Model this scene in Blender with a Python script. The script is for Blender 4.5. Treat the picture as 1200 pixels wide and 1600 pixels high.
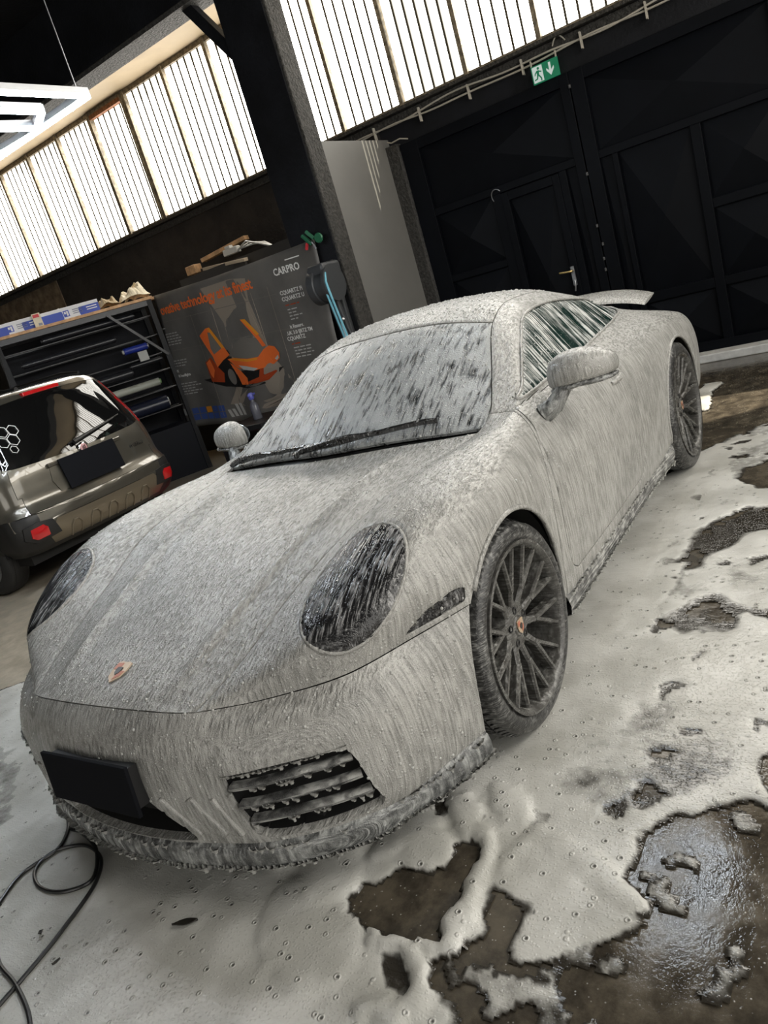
import bpy, bmesh, math, random
import numpy as np
from mathutils import Vector, Matrix
for o in list(bpy.data.objects): bpy.data.objects.remove(o, do_unlink=True)
SC = bpy.context.scene
COL = SC.collection
RNG = np.random.RandomState(7)
random.seed(7)

# ------------------------------------------------------------------ camera
CAM_POS = Vector((1.91017593, 1.94326693, 1.45225947))
YAW, PITCH, ROLL, FPX = -2.49332072, -0.27841913, -0.300549344, 1168.95316
fw = Vector((math.cos(PITCH)*math.cos(YAW), math.cos(PITCH)*math.sin(YAW), math.sin(PITCH)))
rt = Vector((math.sin(YAW), -math.cos(YAW), 0))
up = rt.cross(fw)
r2 = math.cos(ROLL)*rt + math.sin(ROLL)*up
u2 = -math.sin(ROLL)*rt + math.cos(ROLL)*up
cam_data = bpy.data.cameras.new('camera')
cam_data.sensor_fit = 'VERTICAL'
cam_data.sensor_height = 32.0
cam_data.lens = 32.0*FPX/1600.0
cam_data.clip_start = 0.02
cam = bpy.data.objects.new('camera', cam_data)
COL.objects.link(cam)
M = Matrix((r2, u2, -fw)).transposed().to_4x4()
M.translation = CAM_POS
cam.matrix_world = M
SC.camera = cam

# ------------------------------------------------------------------ view, sky and light
SC.view_settings.view_transform = 'Standard'
SC.view_settings.look = 'None'
SC.view_settings.gamma = 1.0
SC.view_settings.use_curve_mapping = False
SC.view_settings.exposure = 0.12
SC.cycles.max_bounces = 6; SC.cycles.diffuse_bounces = 3; SC.cycles.glossy_bounces = 3; SC.cycles.transmission_bounces = 2
SC.cycles.caustics_reflective = False; SC.cycles.caustics_refractive = False
world = bpy.data.worlds.new('sky')
SC.world = world
world.use_nodes = True
WN = world.node_tree.nodes
WN['Background'].inputs['Color'].default_value = (1.0, 0.97, 0.91, 1)
WN['Background'].inputs['Strength'].default_value = 2.2
sun_d = bpy.data.lights.new('sun', 'SUN'); sun_d.energy = 9.0; sun_d.angle = math.radians(0.6); sun_d.color = (1.0, .90, .74)
sun = bpy.data.objects.new('sun', sun_d); COL.objects.link(sun)
SUN_TO = Vector((1.0, -1.75, -2.15)).normalized()          # from behind the gate wall, high on the right
sun.rotation_euler = SUN_TO.to_track_quat('-Z', 'Y').to_euler()

# ------------------------------------------------------------------ helpers
def tag(o, label=None, cat=None, group=None, kind=None):
    if label: o['label'] = label
    if cat: o['category'] = cat
    if group: o['group'] = group
    if kind: o['kind'] = kind
    return o

def empty(name, loc=(0, 0, 0), rz=0.0, label=None, cat=None, group=None, kind=None, parent=None):
    o = bpy.data.objects.new(name, None)
    o.location = loc
    o.rotation_euler = (0, 0, rz)
    o.empty_display_size = 0.1
    COL.objects.link(o)
    if parent: o.parent = parent
    return tag(o, label, cat, group, kind)

def mesh_obj(name, V, F, mat, parent=None, smooth=False, auto=None):
    me = bpy.data.meshes.new(name)
    V = np.asarray(V, dtype=float).reshape(-1, 3)
    if isinstance(F, np.ndarray): F = F.tolist()
    me.from_pydata(V.tolist(), [], F)
    if smooth:
        me.polygons.foreach_set('use_smooth', np.ones(len(me.polygons), dtype=bool))
    me.update()
    if auto is not None and smooth:
        me.set_sharp_from_angle(angle=math.radians(auto))
    if mat is not None:
        for m in (mat if isinstance(mat, (list, tuple)) else [mat]): me.materials.append(m)
    o = bpy.data.objects.new(name, me)
    COL.objects.link(o)
    if parent: o.parent = parent
    return o

class MB:
    """collects shapes into one mesh"""
    def __init__(s): s.v = []; s.f = []
    def add(s, V, F):
        b = len(s.v)
        s.v += [tuple(map(float, p)) for p in V]
        s.f += [tuple(int(i)+b for i in f) for f in F]
        return s
    def box(s, lo, hi, rot=None, at=(0, 0, 0)):
        x0, y0, z0 = lo; x1, y1, z1 = hi
        V = [Vector(p) for p in ((x0,y0,z0),(x1,y0,z0),(x1,y1,z0),(x0,y1,z0),(x0,y0,z1),(x1,y0,z1),(x1,y1,z1),(x0,y1,z1))]
        if rot is not None: V = [rot @ p for p in V]
        V = [p+Vector(at) for p in V]
        return s.add(V, [(0,3,2,1),(4,5,6,7),(0,1,5,4),(1,2,6,5),(2,3,7,6),(3,0,4,7)])
    def bar(s, a, b, w, h=None, upv=(0, 0, 1)):
        """rectangular bar from a to b, w across, h along upv"""
        a = Vector(a); b = Vector(b); h = w if h is None else h
        d = (b-a).normalized(); u = Vector(upv)
        if abs(d.dot(u)) > .98: u = Vector((1, 0, 0))
        r = d.cross(u).normalized(); u = r.cross(d)
        P = []
        for e in (a, b):
            for (i, j) in ((-1,-1),(1,-1),(1,1),(-1,1)): P.append(e + r*(w/2*i) + u*(h/2*j))
        return s.add(P, [(0,1,2,3),(7,6,5,4),(0,4,5,1),(1,5,6,2),(2,6,7,3),(3,7,4,0)])
    def tube(s, pts, r, n=8, caps=True, closed=False):
        pts = [Vector(p) for p in pts]; m = len(pts)
        rad = r if isinstance(r, (list, tuple, np.ndarray)) else [r]*m
        b = len(s.v); prev = None
        for i, p in enumerate(pts):
            if closed: d = pts[(i+1) % m]-pts[i-1]
            else: d = pts[min(i+1, m-1)]-pts[max(i-1, 0)]
            d.normalize()
            if prev is None:
                u = Vector((0, 0, 1)) if abs(d.z) < .9 else Vector((1, 0, 0))
                u = (u-d*u.dot(d)).normalized()
            else:
                u = (prev-d*prev.dot(d)).normalized()
            prev = u; w = d.cross(u)
            for k in range(n):
                a = 2*math.pi*k/n
                q = p+(u*math.cos(a)+w*math.sin(a))*rad[i]
                s.v.append(tuple(q))
        L = m if closed else m-1
        for i in range(L):
            for k in range(n):
                a0 = b+i*n+k; a1 = b+i*n+(k+1) % n
                c0 = b+((i+1) % m)*n+k; c1 = b+((i+1) % m)*n+(k+1) % n
                s.f.append((a0, a1, c1, c0))
        if caps and not closed:
            s.f.append(tuple(b+k for k in reversed(range(n))))
            s.f.append(tuple(b+(m-1)*n+k for k in range(n)))
        return s
    def lathe(s, prof, n=32, axis='z', at=(0, 0, 0), a0=0.0, a1=None):
        """prof: (radius, height) pairs turned about an axis"""
        b = len(s.v); full = a1 is None; a1 = 2*math.pi if full else a1
        cnt = n if full else n+1
        for (r, h) in prof:
            for k in range(cnt):
                a = a0+(a1-a0)*k/n
                c, t = r*math.cos(a), r*math.sin(a)
                p = {'z': (c, t, h), 'y': (c, h, t), 'x': (h, c, t)}[axis]
                s.v.append((p[0]+at[0], p[1]+at[1], p[2]+at[2]))
        for i in range(len(prof)-1):
            for k in range(n):
                k2 = (k+1) % cnt
                s.f.append((b+i*cnt+k, b+i*cnt+k2, b+(i+1)*cnt+k2, b+(i+1)*cnt+k))
        return s
    def prism(s, poly, h0, h1, f):
        """poly: 2D outline; f(u,v,h) -> point"""
        n = len(poly)
        V = [f(u, v, h0) for u, v in poly]+[f(u, v, h1) for u, v in poly]
        F = [tuple(range(n)), tuple(reversed(range(n, 2*n)))]
        F += [(i, n+i, n+(i+1) % n, (i+1) % n) for i in range(n)]
        return s.add(V, F)
    def build(s, name, mat, parent=None, smooth=False, auto=40, bevel=0.0, fix=True):
        o = mesh_obj(name, s.v, s.f, mat, parent, smooth)
        if fix:
            bm = bmesh.new(); bm.from_mesh(o.data)
            bmesh.ops.recalc_face_normals(bm, faces=bm.faces)
            bm.to_mesh(o.data); bm.free()
        if smooth and auto: o.data.set_sharp_from_angle(angle=math.radians(auto))
        if bevel:
            m = o.modifiers.new('bevel', 'BEVEL'); m.width = bevel; m.segments = 2; m.limit_method = 'ANGLE'
        return o

def copy_tree(o, parent=None):
    c = o.copy(); COL.objects.link(c); c.parent = parent
    for ch in list(o.children): copy_tree(ch, c)
    return c

def text_obj(name, txt, size, mat, parent, origin, xdir, ydir, bold=0.0, align='LEFT', thick=0.001, spacing=1.0, shear=0.0):
    cu = bpy.data.curves.new(name, 'FONT')
    cu.body = txt; cu.size = size; cu.extrude = thick; cu.offset = bold; cu.align_x = align
    cu.space_character = spacing; cu.shear = shear
    cu.resolution_u = 2
    ob = bpy.data.objects.new(name, cu)
    COL.objects.link(ob)
    dg = bpy.context.evaluated_depsgraph_get()
    me = bpy.data.meshes.new_from_object(ob.evaluated_get(dg))
    bpy.data.objects.remove(ob, do_unlink=True); bpy.data.curves.remove(cu)
    xd = Vector(xdir).normalized(); yd = Vector(ydir).normalized(); nd = xd.cross(yd)
    Mx = Matrix((xd, yd, nd)).transposed().to_4x4(); Mx.translation = Vector(origin)
    me.transform(Mx)
    me.name = name
    me.materials.clear(); me.materials.append(mat)
    ob = bpy.data.objects.new(name, me); COL.objects.link(ob)
    ob.parent = parent
    return ob

# ------------------------------------------------------------------ materials
class NT:
    def __init__(s, name):
        s.m = bpy.data.materials.new(name); s.m.use_nodes = True
        s.t = s.m.node_tree; s.n = s.t.nodes; s.l = s.t.links
        s.b = s.n['Principled BSDF']
    def node(s, typ, **kw):
        n = s.n.new(typ)
        for k, v in kw.items(): setattr(n, k, v)
        return n
    def link(s, a, b): s.l.new(a, b)
    def val(s, sock, v):
        if hasattr(v, 'is_output') or isinstance(v, bpy.types.NodeSocket): s.l.new(v, sock)
        else: sock.default_value = v
    def math(s, op, a, b=None, c=None, clamp=False):
        n = s.node('ShaderNodeMath', operation=op); n.use_clamp = clamp
        s.val(n.inputs[0], a)
        if b is not None: s.val(n.inputs[1], b)
        if c is not None: s.val(n.inputs[2], c)
        return n.outputs[0]
    def maprange(s, v, a, b, c=0.0, d=1.0, typ='SMOOTHSTEP'):
        n = s.node('ShaderNodeMapRange', interpolation_type=typ)
        s.val(n.inputs['Value'], v); s.val(n.inputs['From Min'], a); s.val(n.inputs['From Max'], b)
        s.val(n.inputs['To Min'], c); s.val(n.inputs['To Max'], d)
        return n.outputs['Result']
    def mix(s, f, a, b):
        n = s.node('ShaderNodeMix', data_type='RGBA')
        s.val(n.inputs['Factor'], f); s.val(n.inputs['A'], a) if False else None
        for idx, v in ((6, a), (7, b)):
            if isinstance(v, (tuple, list)): n.inputs[idx].default_value = (*v[:3], 1)
            else: s.l.new(v, n.inputs[idx])
        return n.outputs[2]
    def coord(s, which='Object'):
        return s.node('ShaderNodeTexCoord').outputs[which]
    def scaled(s, vec, sc, rot=(0, 0, 0), loc=(0, 0, 0)):
        n = s.node('ShaderNodeMapping'); s.l.new(vec, n.inputs['Vector'])
        n.inputs['Scale'].default_value = sc; n.inputs['Rotation'].default_value = rot; n.inputs['Location'].default_value = loc
        return n.outputs['Vector']
    def noise(s, vec, scale=5.0, detail=4.0, rough=0.5, dist=0.0):
        n = s.node('ShaderNodeTexNoise'); s.l.new(vec, n.inputs['Vector'])
        n.inputs['Scale'].default_value = scale; n.inputs['Detail'].default_value = detail
        n.inputs['Roughness'].default_value = rough; n.inputs['Distortion'].default_value = dist
        return n.outputs['Fac']
    def voro(s, vec, scale, feature='F1', rnd=1.0, out='Distance'):
        n = s.node('ShaderNodeTexVoronoi', feature=feature); s.l.new(vec, n.inputs['Vector'])
        n.inputs['Scale'].default_value = scale; n.inputs['Randomness'].default_value = rnd
        return n.outputs[out]
    def bump(s, h, strength=0.3, dist=0.01, normal=None):
        n = s.node('ShaderNodeBump'); s.l.new(h, n.inputs['Height'])
        n.inputs['Strength'].default_value = strength; n.inputs['Distance'].default_value = dist
        if normal is not None: s.l.new(normal, n.inputs['Normal'])
        return n.outputs['Normal']
    def set(s, **kw):
        for k, v in kw.items():
            k = k.replace('_', ' ').title() if k not in ('IOR',) else k
            k = {'Base Color': 'Base Color', 'Specular Ior Level': 'Specular IOR Level', 'Emission Color': 'Emission Color'}.get(k, k)
            if isinstance(v, tuple) and len(v) == 3: v = (*v, 1)
            s.val(s.b.inputs[k], v)
        return s.m

def plain(name, col, rough=0.5, metal=0.0, noise=0.0, nscale=8.0, bump=0.0, bscale=60.0, coat=0.0, spec=0.5, bdist=.01):
    t = NT(name)
    t.set(roughness=rough, metallic=metal, base_color=col, coat_weight=coat, specular_ior_level=spec)
    co = t.coord()
    if noise:
        f = t.noise(co, nscale, 5, .6)
        f = t.maprange(f, .3, .7)
        a = tuple(c*(1-noise) for c in col); b = tuple(min(1, c*(1+noise)) for c in col)
        t.set(base_color=t.mix(f, a, b))
    if bump:
        t.set(normal=t.bump(t.noise(co, bscale, 4, .6), bump, bdist))
    return t.m

def emit(name, col, strength):
    t = NT(name)
    t.set(base_color=(0, 0, 0), emission_color=col, emission_strength=strength, roughness=.5)
    return t.m

def vnoise(X, Y, seed):
    r = np.random.RandomState(seed); T = r.rand(256, 256)
    xi = np.floor(X).astype(int); yi = np.floor(Y).astype(int); fx = X-xi; fy = Y-yi
    fx = fx*fx*(3-2*fx); fy = fy*fy*(3-2*fy)
    g = lambda a, b: T[a % 256, b % 256]
    return (g(xi, yi)*(1-fx)+g(xi+1, yi)*fx)*(1-fy)+(g(xi, yi+1)*(1-fx)+g(xi+1, yi+1)*fx)*fy
def fbm(X, Y, seed, oct=4):
    s = 0; a = .5; t_ = 0
    for k in range(oct):
        c_, s_ = math.cos(.65+k*.9), math.sin(.65+k*.9)
        s = s+a*vnoise((X*c_-Y*s_)*2**k+17.3*k, (X*s_+Y*c_)*2**k+5.1*k, seed+k); t_ += a; a *= .5
    return s/t_

def foam_mat(name, under=(.10, .10, .10), foam=(.52, .52, .49), thin=(.30, .30, .28), cover=.85, side_freq=150., side_len=3.0,
             top_freq=120., top_len=42.0, rough=.32, under_rough=.08, bub=1.0, soft=.10, slant=0.0, bump=.55, short=.5, wlo=.35, whi=.75, bigw=.25, bigs=6.0):
    """wet snow-foam film running off a surface: thick white film, thin grey runs and bare patches, with small bubbles"""
    t = NT(name)
    co = t.coord()
    geo = t.node('ShaderNodeNewGeometry')
    sep = t.node('ShaderNodeSeparateXYZ'); t.link(geo.outputs['Normal'], sep.inputs[0])
    w = t.maprange(t.math('ABSOLUTE', sep.outputs['Z']), wlo, whi)
    spc = t.node('ShaderNodeSeparateXYZ'); t.link(co, spc.inputs[0])
    gx_ = t.maprange(t.math('ABSOLUTE', sep.outputs['X']), .45, .85)
    cmb = t.node('ShaderNodeCombineXYZ')
    t.link(t.math('ADD', t.math('MULTIPLY', spc.outputs['X'], side_freq), t.math('MULTIPLY', spc.outputs['Z'], side_freq*slant)), cmb.inputs[0])
    t.link(t.math('MULTIPLY', t.math('MULTIPLY', spc.outputs['Y'], side_freq*.9), gx_), cmb.inputs[1])
    t.link(t.math('MULTIPLY', spc.outputs['Z'], side_len), cmb.inputs[2])
    sl_ = t.noise(cmb.outputs[0], 1.0, 2, .55, .25)
    ss_ = t.noise(t.scaled(cmb.outputs[0], (.55, .55, 5.0)), 1.0, 1, .5, .3)
    sx = t.math('ADD', t.math('MULTIPLY', sl_, 1-short), t.math('MULTIPLY', ss_, short))
    tx = t.noise(t.scaled(co, (top_len, top_freq, 3.)), 1.0, 2, .55, .3)
    streak = t.math('ADD', t.math('MULTIPLY', sx, t.math('SUBTRACT', 1.0, w)), t.math('MULTIPLY', tx, w))
    big = t.noise(co, bigs, 2, .6)
    fine = t.noise(co, 420.0, 1, .6)
    amt = t.math('ADD', t.math('MULTIPLY', streak, 1-bigw), t.math('MULTIPLY', big, bigw))
    lo = .5+.26*(.5-cover)*2
    cov = t.maprange(amt, lo-soft, lo+soft)                  # 0 bare, 1 foamed
    thick = t.maprange(amt, .40, .62)
    vn = t.node('ShaderNodeTexVoronoi', feature='F1'); t.link(co, vn.inputs['Vector']); vn.inputs['Scale'].default_value = 85.0
    v1 = vn.outputs['Distance']; v2 = t.voro(co, 210.0)
    b1 = t.maprange(v1, .0, .42, 1, 0); b2 = t.maprange(v2, 0., .5, 1, 0)
    rare = t.maprange(vn.outputs['Color'], .62, .66)
    bubble = t.math('ADD', t.math('MULTIPLY', t.math('MULTIPLY', b1, rare), .8*bub), t.math('MULTIPLY', b2, .30*bub))
    fc = t.mix(thick, thin, foam)
    fc = t.mix(t.math('MULTIPLY', bubble, .35, clamp=True), fc, (.72, .72, .70))
    fc = t.mix(t.maprange(fine, .35, .75, 0, .22), fc, (.75, .75, .72))
    t.set(base_color=t.mix(cov, under, fc), roughness=t.maprange(cov, 0, 1, under_rough, rough, 'LINEAR'), specular_ior_level=.5)
    h = t.math('ADD', t.math('MULTIPLY', amt, .6), t.math('MULTIPLY', bubble, .35))
    h = t.math('ADD', h, t.math('MULTIPLY', cov, .3))
    t.set(normal=t.bump(h, bump, .012))
    return t.m

M_FOAM = foam_mat('foam_covered_paint', under=(.15, .15, .142), foam=(.385, .38, .36), thin=(.205, .203, .19), cover=.93, soft=.20, bump=.8, rough=.27)
M_WSFOAM = foam_mat('foam_on_windscreen', under=(.012, .014, .016), foam=(.35, .365, .37), thin=(.19, .205, .21), cover=.66, top_freq=70, top_len=11, soft=.08, bub=1.6, bump=.8, bigw=.42, bigs=10.0)
M_GLFOAM = foam_mat('foam_on_side_glass', under=(.006, .022, .018), foam=(.50, .51, .49), thin=(.22, .25, .24), cover=.46, side_freq=66, side_len=2.6, soft=.06, slant=.10, bub=.4, short=.12, wlo=.85, whi=.98, bigw=.35, bigs=7.0)
M_HLFOAM = foam_mat('foam_on_headlamp', under=(.015, .015, .016), foam=(.26, .26, .265), thin=(.07, .07, .073), cover=.36, side_freq=120, side_len=12, top_freq=130, top_len=16, soft=.10, bigw=.35, bigs=16.0, bub=1.2)
M_BLKFOAM = foam_mat('foam_on_black_trim', under=(.012, .012, .013), foam=(.36, .37, .36), thin=(.10, .105, .105), cover=.60, side_freq=60, side_len=8, top_freq=60, top_len=40, soft=.34, short=.3)
M_GRILLE = foam_mat('foam_on_grille_slats', under=(.02, .02, .02), foam=(.45, .45, .43), thin=(.12, .12, .12), cover=.62, side_freq=16, side_len=22, top_freq=18, top_len=18, soft=.25)
M_WHEEL = foam_mat('foam_on_dark_wheel', under=(.05, .048, .044), foam=(.34, .34, .32), thin=(.12, .12, .115), cover=.13, side_freq=45, side_len=45, top_freq=45, top_len=45, under_rough=.25, soft=.34, bub=.6, bump=.4)
M_TYRE = foam_mat('foam_on_tyre', under=(.012, .012, .012), foam=(.42, .42, .40), thin=(.08, .08, .078), cover=.20, side_freq=60, side_len=60, top_freq=60, top_len=60, under_rough=.35, soft=.26, bub=.6, bump=.4)
M_BLACK = plain('black_plastic', (.008, .008, .009), .45)
M_DARK = plain('dark_void', (.003, .003, .003), .8)
M_BUB = plain('foam_bubble', (.42, .42, .40), .10)
M_PLATE = plain('blank_black_plate', (.0055, .006, .008), .8, spec=.1)

# ---- surface interpolation -------------------------------------------------
def pchip(t, Y, q):
    """shape-preserving cubic through Y (n, ...) at knots t, evaluated at q"""
    t = np.asarray(t, float); Y = np.asarray(Y, float); h = np.diff(t)
    sh = (len(h),)+(1,)*(Y.ndim-1); hh = h.reshape(sh)
    d = np.diff(Y, axis=0)/hh
    m = np.zeros_like(Y)
    w1 = (2*hh[1:]+hh[:-1]); w2 = (hh[1:]+2*hh[:-1])
    with np.errstate(divide='ignore', invalid='ignore'):
        hm = (w1+w2)/(w1/d[:-1]+w2/d[1:])
    hm = np.where(d[:-1]*d[1:] > 0, hm, 0.0)
    cr = (hh[1:]*d[:-1]+hh[:-1]*d[1:])/(hh[1:]+hh[:-1])       # plain parabola slope
    m[1:-1] = .5*np.nan_to_num(hm)+.5*np.where(d[:-1]*d[1:] > 0, cr, cr*.4)
    m[0] = d[0]; m[-1] = d[-1]
    k = np.clip(np.searchsorted(t, q, side='right')-1, 0, len(h)-1)
    s = ((q-t[k])/h[k]); s = s.reshape((-1,)+(1,)*(Y.ndim-1)); H = h[k].reshape(s.shape)
    return (2*s**3-3*s**2+1)*Y[k]+(s**3-2*s**2+s)*H*m[k]+(-2*s**3+3*s**2)*Y[k+1]+(s**3-s**2)*H*m[k+1]

def tensor(C, step, smooth=3):
    """C (R, K, 3) control net -> dense grid, with the control index (float) of each grid row and column"""
    C = np.asarray(C, float)
    def knots(A):
        ch = np.linalg.norm(np.diff(A, axis=0), axis=2)
        return np.concatenate([[0], np.cumsum(np.maximum(ch.mean(1), .015))]), ch
    tu, cu = knots(C); tv, cv = knots(C.transpose(1, 0, 2))
    def dense(t, ch):
        q = []; idx = []
        for i in range(len(t)-1):
            n = max(2, int(math.ceil(np.percentile(ch[i], 70)/step)))
            for k in range(n): q.append(t[i]+(t[i+1]-t[i])*k/n); idx.append(i+k/n)
        q.append(t[-1]); idx.append(len(t)-1)
        return np.array(q), np.array(idx)
    qu, iu = dense(tu, cu); qv, iv = dense(tv, cv)
    G = pchip(tu, C, qu)                       # (NU, K, 3)
    G = pchip(tv, G.transpose(1, 0, 2), qv).transpose(1, 0, 2)
    return G, iu, iv

def relax(G, it, sym_v=None):
    for _ in range(it):
        A = G.copy()
        A[1:-1] = .5*G[1:-1]+.25*(G[2:]+G[:-2])
        B = A.copy()
        B[:, 1:-1] = .5*A[:, 1:-1]+.25*(A[:, 2:]+A[:, :-2])
        G = B
    return G

def poly_sd(P, poly):
    """signed distance (negative inside) and nearest boundary point of 2D points P to a closed polygon"""
    poly = np.asarray(poly, float); Q = np.roll(poly, -1, axis=0)
    P2 = P.reshape(-1, 2)
    best = np.full(len(P2), 1e9); near = np.zeros_like(P2); ins = np.zeros(len(P2), bool)
    for a, b in zip(poly, Q):
        d = b-a; L = d@d+1e-12
        s = np.clip(((P2-a)@d)/L, 0, 1)
        c = a+s[:, None]*d
        ds = np.linalg.norm(P2-c, axis=1)
        k = ds < best; best[k] = ds[k]; near[k] = c[k]
        cond = (a[1] > P2[:, 1]) != (b[1] > P2[:, 1])
        with np.errstate(divide='ignore', invalid='ignore'):
            xi = (b[0]-a[0])*(P2[:, 1]-a[1])/(b[1]-a[1]+1e-15)+a[0]
        ins ^= cond & (P2[:, 0] < xi)
    return np.where(ins, -best, best).reshape(P.shape[:-1]), near.reshape(P.shape)

def smooth_poly(pts, n=10):
    """closed Catmull-Rom through points"""
    p = np.asarray(pts, float); m = len(p); out = []
    for i in range(m):
        a, b, c, d = p[i-1], p[i], p[(i+1) % m], p[(i+2) % m]
        for k in range(n):
            s = k/n
            out.append(.5*((2*b)+(-a+c)*s+(2*a-5*b+4*c-d)*s*s+(-a+3*b-3*c+d)*s**3))
    return np.array(out)

def snap(G, proj, poly, h, where=None):
    """move grid points near an outline onto it (along the surface); returns signed distance grid"""
    P = proj(G)
    sd, near = poly_sd(P, poly)
    for it in range(2):
        dU = np.gradient(G, axis=0); dV = np.gradient(G, axis=1)
        pU = np.gradient(P, axis=0); pV = np.gradient(P, axis=1)
        cell = .5*(np.linalg.norm(pU, axis=-1)+np.linalg.norm(pV, axis=-1))
        m = (np.abs(sd) < .52*cell*1.2) & (np.abs(sd) > 1e-6)
        if where is not None: m &= where
        D = near-P
        det = pU[..., 0]*pV[..., 1]-pU[..., 1]*pV[..., 0]
        ok = m & (np.abs(det) > 1e-9)
        a = np.zeros_like(det); b = np.zeros_like(det)
        a[ok] = ((D[..., 0]*pV[..., 1]-D[..., 1]*pV[..., 0])[ok])/det[ok]
        b[ok] = ((pU[..., 0]*D[..., 1]-pU[..., 1]*D[..., 0])[ok])/det[ok]
        a = np.clip(a, -.75, .75); b = np.clip(b, -.75, .75)
        G = G+np.where(ok, a, 0)[..., None]*dU+np.where(ok, b, 0)[..., None]*dV
        P = proj(G); sd, near = poly_sd(P, poly)
    return G, sd

def face_sd(sd): return .25*(sd[:-1, :-1]+sd[1:, :-1]+sd[:-1, 1:]+sd[1:, 1:])

def grid_normals(G):
    n = np.cross(np.gradient(G, axis=0), np.gradient(G, axis=1))
    return n/(np.linalg.norm(n, axis=2, keepdims=True)+1e-12)

def extract(name, G, mask, mat, parent, flip=False, offset=0.0, nrm=None, rim=0.0, gap=0.0):
    """faces of grid G where mask (R-1, K-1) -> one mesh; rim adds a turned-in edge"""
    R, K = G.shape[:2]
    i, j = np.nonzero(mask)
    a = i*K+j; q = np.stack([a, a+1, a+K+1, a+K], 1)
    if flip: q = q[:, ::-1]
    uniq, inv = np.unique(q, return_inverse=True)
    V = G.reshape(-1, 3)[uniq].copy()
    if offset and nrm is not None: V += nrm.reshape(-1, 3)[uniq]*offset
    F = inv.reshape(-1, 4)
    if gap:
        E = np.concatenate([np.stack([F[:, k], F[:, (k+1) % 4]], 1) for k in range(4)])
        Es = np.sort(E, 1); idx = Es[:, 0].astype(np.int64)*len(V)+Es[:, 1]
        u_, c_ = np.unique(idx, return_counts=True)
        be = u_[c_ == 1]; bv = np.unique(np.concatenate([be//len(V), be % len(V)]))
        isb = np.zeros(len(V), bool); isb[bv] = True
        cen = V[F].mean(1); acc = np.zeros_like(V); cnt = np.zeros(len(V))
        for k in range(4): np.add.at(acc, F[:, k], cen); np.add.at(cnt, F[:, k], 1)
        d = acc/cnt[:, None]-V; L = np.linalg.norm(d, axis=1, keepdims=True)+1e-9
        V[isb] += (d/L*np.minimum(gap, .45*L))[isb]
    F = F.tolist()
    if rim and nrm is not None:
        e = {}
        for f in F:
            for k in range(4):
                x, y = f[k], f[(k+1) % 4]
                if (y, x) in e: e.pop((y, x))
                else: e[(x, y)] = 1
        N = nrm.reshape(-1, 3)[uniq]
        V = V.tolist(); mp = {}
        for (x, y) in list(e):
            for z in (x, y):
                if z not in mp:
                    mp[z] = len(V); V.append((np.array(V[z])-N[z]*rim).tolist())
            F.append([y, x, mp[x], mp[y]])
    return mesh_obj(name, V, F, mat, parent, smooth=True, auto=50)

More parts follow.
